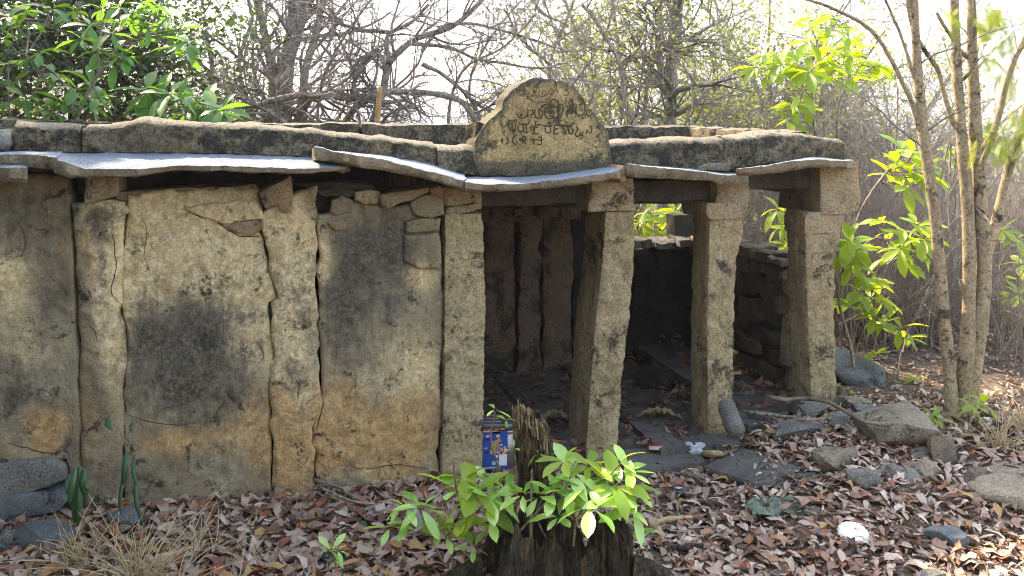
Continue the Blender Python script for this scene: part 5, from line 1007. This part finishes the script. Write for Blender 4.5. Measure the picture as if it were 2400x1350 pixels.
stick([([(1526,1228),(1560,1218),(1640,1213),(1772,1211)],.017,.013),([(1526,1228),(1545,1245),(1556,1272)],.018,.014)], 'long pale peeled stick bent at one end right of the leafy stump', 'husk', lift=.03, seed=3)
stick([([(1540,1284),(1600,1284),(1660,1282),(1730,1290)],.02,.016)], 'dark rotten branch length half buried in leaves below the pale peeled stick', 'rotten', lift=.015, seed=4)
stick([([(718,1120),(760,1130),(800,1146),(830,1168)],.012,.009)], 'dark stick leaning at the wall foot beside the corner pillar', 'bark', lift=.07, seed=5)
stick([([(752,1162),(800,1172),(850,1188)],.011,.009)], 'pale split stick under the dark leaning stick', 'husk', lift=.03, seed=6)
stick([([(830,1200),(870,1190),(920,1178),(1000,1168),(1030,1160)],.014,.008)], 'grey branch lying along the wall foot towards the corner pillar', 'stick', lift=.03, seed=7)
stick([([(740,1140),(790,1160),(860,1180),(920,1180)],.008,.006)], 'thin dark twig crossing the sticks at the wall foot', 'bark', lift=.06, seed=8)
stick([([(838,1215),(900,1200),(930,1186)],.02,.016)], 'thick grey log end half hidden in leaves near the corner pillar', 'bark', lift=.02, seed=9)
stick([([(1606,1112),(1640,1120),(1682,1130)],.022,.012)], 'curled strip of grey bark lying beside the large paving slab', 'stick', 'bark_strip', .02, 'bark strip', 10)
stick([([(2145,1290),(2170,1302),(2190,1312)],.006,.004)], 'short thin twig in leaf litter near the blue-grey rock', 'bark', lift=.02, seed=11)

# ---------------------------------------------------------------- things left lying about
def crumple(px0, px1, py, h, mat, label, name, cat, seed, squash=.6, amp=.35, sub=4, lift=0.):
    b = G((px0+px1)/2, py, lift); wd = (px1-px0)*b[1]/F_PX; P, T = ico(sub); n = .5+.5*amp*fbm(P, 1.6, 4, seed)+amp*.25*np.abs(fbm(P, 5, 3, seed+1)); V = P*n[:, None]
    V = V/(V.max(0)-V.min(0))*np.array([wd, wd*squash, h]); V[:, 2] -= V[:, 2].min(); return obj(name, V+b-[0, 0, .01], None, T, MT[mat], None, True, None, label=label, cat=cat)
crumple(1604, 1652, 1072, .12, 'bag', 'crumpled white plastic bag standing beside the paving slab', 'plastic_bag', 'plastic bag', 31, .7, .7)
crumple(1580, 1656, 1088, .035, 'bag', 'flattened white plastic film in front of the crumpled white bag', 'plastic_sheet', 'plastic sheet', 32, .5, .8)
crumple(1584, 1664, 1106, .03, 'cream', 'torn cream paper wrapper under leaves below the white film', 'paper_scrap', 'paper', 33, .5, .8)
crumple(744, 814, 1332, .09, 'black', 'small black plastic bag under the pale seedling', 'plastic_bag', 'plastic bag', 34, .8, .6)
crumple(706, 748, 1338, .04, 'bag', 'bit of white film beside the black plastic bag', 'plastic_scrap', 'plastic scrap', 35, .7, .8)
crumple(1056, 1104, 1308, .07, 'clear', 'clear printed packet lying among leaves at the stump', 'plastic_packet', 'packet', 36, .6, .7)
crumple(690, 806, 1212, .05, 'clear', 'rumpled clear plastic sheet by the foot of the wall', 'plastic_sheet', 'plastic sheet', 37, .55, .5)
crumple(918, 950, 1332, .04, 'black', 'scrap of dark plastic under the drooping sprout leaves', 'plastic_scrap', 'plastic scrap', 38)
crumple(830, 862, 1236, .05, 'pod', 'dark green folded leaf scrap near the wall-foot sticks', 'green_scrap', 'leaf', 39)
crumple(1846, 1876, 1072, .03, 'yellow', 'yellow foil packet near the squared block', 'foil_packet', 'packet', 41, .6, .8)
crumple(1884, 1908, 1080, .03, 'gfoil', 'yellow and green foil scrap touching the squared block', 'foil_scrap', 'packet', 42, .6, .8)
crumple(1852, 1886, 1124, .03, 'cream', 'small cream wrapper at the edge of the large paving slab', 'wrapper', 'wrapper', 43, .6, .8)
crumple(1796, 1808, 1166, .014, 'red', 'tiny bright red scrap in the leaf litter', 'red_scrap', 'scrap', 44, .8, .3)
crumple(2272, 2296, 1092, .03, 'red', 'red scrap at the foot of the thicket', 'red_wrapper', 'wrapper', 45)
crumple(2294, 2312, 1094, .03, 'bag', 'white scrap beside the red scrap at the thicket foot', 'paper_scrap', 'paper', 46)
crumple(2355, 2376, 1100, .03, 'gfoil', 'pale teal scrap behind the big rounded boulder', 'plastic_scrap', 'plastic scrap', 47)
crumple(1790, 1806, 1104, .03, 'husk', 'pale brown dried fruit lying on the large paving slab', 'dried_fruit', 'fruit', 48, .7, .2)
crumple(2140, 2168, 1316, .02, 'bag', 'white plastic scrap near the buried low rock', 'plastic_scrap', 'plastic scrap', 49)
crumple(1738, 1766, 1330, .025, 'bag', 'blueish-white plastic scrap below the ribbed white plate', 'plastic_scrap', 'plastic scrap', 50)
crumple(1530, 1600, 1348, .03, 'bag', 'see-through white plastic scrap beside the stump', 'plastic_scrap', 'plastic scrap', 53)
crumple(0, 14, 1296, .06, 'teal', 'teal plastic scrap at the very edge of the picture', 'plastic_scrap', 'plastic scrap', 51)
crumple(1040, 1070, 1346, .02, 'teal', 'teal cloth scrap at the foot of the stump', 'cloth_scrap', 'scrap', 52)
# crumpled cloth
b = G(1838, 1212); n = 40; s = np.linspace(-.5, .5, n); SX, SY = np.meshgrid(s, s); Pn = np.stack([SX*7, SY*6, SX*0+3], -1)
Z = .05*np.abs(fbm(Pn, 1, 4, 71))+.03*fbm(Pn, .5, 2, 72)*(1-4*SX**2); V = np.stack([SX*.38+.03*fbm(Pn, .8, 3, 73), SY*.16+.03*fbm(Pn, .8, 3, 74)+.06, Z+.02], -1)
obj('crumpled_cloth', *solid((V+b), (V+b-[0, 0, .004])), None, MT['cloth'], None, label='crumpled grey-green cloth lying in the open leaf litter', cat='cloth')
# ribbed white plate, tilted
b = G(2008, 1276); rad = np.array([0, .3, .55, .62, .8, .95, 1.]); hh = np.array([.25, .25, .24, .3, .34, .2, .02]); k = 72; an = np.arange(k)*2*math.pi/k
rd = rad[:, None]*(1+.03*np.sign(np.cos(an*18))*(rad[:, None] > .7)); V = np.stack([rd*np.cos(an)*.082, rd*np.sin(an)*.082, hh[:, None]*.07+0*an], -1).reshape(-1, 3)@np.array(Matrix.Rotation(R(14), 3, 'X')).T+b+[0, .05, .035]
i = np.arange(7*k).reshape(7, k); j = np.roll(i, -1, 1); obj('foam_plate', V, np.stack([i[:-1], j[:-1], j[1:], i[1:]], -1).reshape(-1, 4), None, MT['plate'], None, label='upturned ribbed white foam plate on the leaf litter', cat='plate')
# curved husks
def husk(ln, r, label, mat='husk', lift=.03):
    q = smooth_line([G(px, py, l_) for px, py, l_ in ln], 24); rr = r*np.sin(np.linspace(.25, 2.95, 24))**.6; V, Q = tubes(q[None], rr[None], 10); obj('dry_husk', V, Q, None, MT[mat], None, label=label, cat='husk')
husk([(1646,1064,.02),(1656,1062,.07),(1672,1062,.09),(1690,1064,.05),(1696,1068,.0)], .022, 'curved yellow-brown husk arching beside the white bag')
husk([(1612,1046,.02),(1625,1046,.05),(1642,1050,.03)], .026, 'greyish curled husk behind the curved yellow one', 'stick')
def driedleaf(px0, px1, py, label, seed, Y=None):
    a, b2 = A(px0, py, Y), A(px1, py+8, Y-.05); n = 20; t = np.linspace(0, 1, n)[:, None]; s = np.linspace(-1, 1, 7)[None]; c_ = a*(1-t[..., None])+b2*t[..., None]
    w_ = .055*np.sin(np.clip(t*.9+.05, 0, 1)*math.pi); P = c_+np.stack([0*s*t, s*w_, .02+np.abs(s)*w_*.7+.05*np.sin(t*3.1)+.012*np.random.default_rng(seed).normal(size=(n, 7))], -1)
    obj('dried_leaf', P.reshape(-1, 3), gridq(n, 7), None, MT['husk'], None, label=label, cat='dry leaf')
driedleaf(1484, 1606, 988, 'long dried curled leaf on the floor of the second bay', 1, 6.55); driedleaf(1262, 1350, 995, 'dried curled leaf on the dark floor behind the snag', 2, 6.45); driedleaf(1560, 1640, 940, 'dried leaf deep on the floor of the second bay', 3, 7.0)
# maroon and yellow biscuit wrapper
w0 = A(1535, 1046, 5.96); root = thing('wrapper', 'maroon and cream snack wrapper on the floor slab edge between the first two pillars', 'wrapper', w0-[0, 0, .02])
P, T = ico(3); V = P*np.array([.06, .03, .018])*(1+.25*fbm(P, 3, 3, 5))[:, None]; obj('packet', V+w0, None, T, MT['maroon'], root)
s = np.linspace(-1, 1, 9); SX, SZ = np.meshgrid(s, s); V = np.stack([SX*.045, -.03-.006*np.cos(SX*2)+0*SZ, SZ*.012], -1)+w0; obj('printed_face', V.reshape(-1, 3), gridq(9, 9), None, MT['cream'], root)
# clear bottle lying by the sticks
q = np.array([G(956, 1186, .04), G(976, 1210, .04), G(992, 1240, .045)]); q = smooth_line(q, 24); L_ = np.linspace(0, 1, 24); rr = np.interp(L_, [0, .04, .1, .18, .3, .5, .55, .95, 1], [.012, .013, .013, .02, .032, .032, .030, .032, .02])
b_o = thing('plastic_bottle', 'clear crushed plastic bottle lying between wall-foot sticks and the sprouting leaves', 'bottle', q[12]-[0, 0, .03]); V, Q = tubes(q[None], rr[None], 16); obj('body', V+.004*fbm(V, 18, 2, 3)[:, None], Q, None, MT['clear'], b_o)
V, Q = tubes(q[None, :3], np.full((1, 3), .0145), 14); obj('cap', V-np.array([0, 0, 0]), Q, None, MT['white'], b_o)
# ---------------------------------------------------------------- the blue tin
TY = 5.72; bx = A(1128, 1104, TY); tin = thing('biscuit_tin', 'square blue printed tin with dark lid standing beside the corner pillar', 'tin', A(1170, 1104, TY))
pw = TY/F_PX; x0, x1 = (1118-1200)*pw, (1203-1200)*pw; zt, zb = EYE-(1012-HZ)*pw, EYE-(1106-HZ)*pw
def boxw(name, x0, x1, y0, y1, z0, z1, mat, parent, bev=.01):
    n = 24; an = np.arange(n)/n*2*math.pi; ex = 10; cx, sy = np.cos(an), np.sin(an); r = (np.abs(cx)**ex+np.abs(sy)**ex)**(-1/ex)
    rg = [(.9, 0), (1, .0), (1, 1), (.94, 1), (.5, 1), (.01, 1)] if bev else [(1, 0), (1, 1)]
    P = np.stack([np.stack([(x0+x1)/2+(x1-x0)/2*cx*r*k, (y0+y1)/2+(y1-y0)/2*sy*r*k, z0+(z1-z0)*t+0*cx], -1) for k, t in rg]); i = np.arange(len(rg)*n).reshape(-1, n); j = np.roll(i, -1, 1)
    return obj(name, P.reshape(-1, 3), np.stack([i[:-1], j[:-1], j[1:], i[1:]], -1).reshape(-1, 4), None, MT[mat], parent, False)
boxw('body', x0, x1, TY, TY+.2, zb, zt, 'tinmetal', tin); boxw('lid', x0+.004, x1-.004, TY+.004, TY+.196, zt+.001, zt+.05, 'lid', tin); boxw('rim', x0-.004, x1+.004, TY-.004, TY+.204, zt-.012, zt+.004, 'tinmetal', tin)
for k in range(3): boxw('lid_strip', x0+.02+.01*k, x0+.16-.02*k, TY+.03+.06*k, TY+.045+.06*k, zt+.051, zt+.058, 'tinmetal', tin)
def flat(name, pts, mat, off, parent):   # print on the front of the tin, points in photograph px
    P = np.array([[(px-1200)*pw, TY-.0035-off, EYE-(py-HZ)*pw] for px, py in pts]); n = len(P); V = np.vstack([P, P.mean(0)]); T = [[k, (k+1) % n, n] for k in range(n)]; obj(name, V, None, T, MT[mat], parent, False)
def c5(x, y): return (1100+x/6.14, 900+y/6.14)
label = tin.children[0]
flat('printed_panel', [c5(200,700),c5(550,668),c5(556,1240),c5(200,1240)], 'tinblue', .0005, tin)
for pts in ([(260,650),(330,645),(330,672),(260,676)],[(352,644),(420,638),(420,664),(352,668)],[(440,636),(510,628),(510,652),(440,660)],[(205,650),(236,648),(236,672),(205,674)]): flat('brand_strip_mark', [c5(*p) for p in pts], 'orange', .001, tin)
flat('print_patch', [c5(*p) for p in [(235,735),(270,730),(325,725),(322,750),(290,760),(240,772)]], 'pink', .0015, tin)
flat('heart_mark', [c5(*p) for p in [(380,735),(398,722),(410,732),(425,718),(442,730),(436,752),(410,775),(388,756)]], 'cream', .0015, tin)
flat('print_patch', [c5(*p) for p in [(215,790),(350,770),(350,800),(215,815)]], 'navy', .001, tin); flat('print_patch', [c5(*p) for p in [(215,965),(268,965),(268,1005),(215,1005)]], 'navy', .001, tin); flat('print_patch', [c5(*p) for p in [(220,915),(262,908),(262,925),(220,938)]], 'pink', .001, tin)
def glyph(sts, wd, mat, off):
    parts = []
    for st in sts:
        q = smooth_line([c5(*p) for p in st], len(st)*6); d = np.gradient(q, axis=0); d /= np.linalg.norm(d, axis=1)[:, None]; nrm = np.stack([-d[:, 1], d[:, 0]], -1)*wd/6.14/2
        e = np.stack([q-nrm, q+nrm], 1); V = np.stack([(e[..., 0]-1200)*pw, 0*e[..., 0]+TY-.0035-off, EYE-(e[..., 1]-HZ)*pw], -1); parts.append((V.reshape(-1, 3), gridq(len(q), 2)))
    obj('emblem_stroke', *join(parts), None, MT[mat], tin, False)
GL = [[(315,865),(380,832),(460,795)],[(330,860),(338,900),(372,905),(385,935),(375,975),(340,985),(300,980)],[(392,850),(405,890),(422,930)],[(322,930),(334,922),(340,936),(326,945),(320,934)]]
glyph(GL, 44, 'gold', .002); glyph(GL, 24, 'navy', .003); glyph([[(325,862),(380,835),(450,802)]], 22, 'orange', .004); glyph(GL[1:], 9, 'gold', .0045)
flat('print_patch', [c5(*p) for p in [(448,862),(474,858),(474,880),(448,882)]], 'white', .002, tin); flat('print_patch', [c5(*p) for p in [(378,1022),(412,1018),(412,1052),(378,1056)]], 'white', .002, tin)
flat('pictured_figure', [c5(*p) for p in [(428,1170),(424,1010),(446,940),(468,912),(486,940),(500,1000),(496,1170)]], 'white', .002, tin); flat('pictured_figure', [c5(*p) for p in [(492,1168),(498,1000),(500,930),(520,905),(538,930),(545,1000),(540,1168)]], 'white', .0024, tin)
flat('pictured_figure', [c5(*p) for p in [(430,1005),(448,950),(500,960),(542,955),(544,1000),(480,1008)]], 'red', .0032, tin)
for cx_, cy_ in ((466,930),(512,910),(415,975)): flat('pictured_face', [c5(cx_+22*math.cos(a), cy_+24*math.sin(a)) for a in np.linspace(0, 6.28, 11)[:-1]], 'pink', .004, tin)
flat('barcode_panel', [c5(*p) for p in [(330,1112),(418,1100),(418,1146),(330,1158)]], 'white', .002, tin)
for k in range(9): xx = 340+k*8.5; flat('barcode_bar', [c5(xx, 1116-k), c5(xx+(5 if k % 3 else 3), 1115-k), c5(xx+(5 if k % 3 else 3), 1142-k), c5(xx, 1143-k)], 'navy', .003, tin)
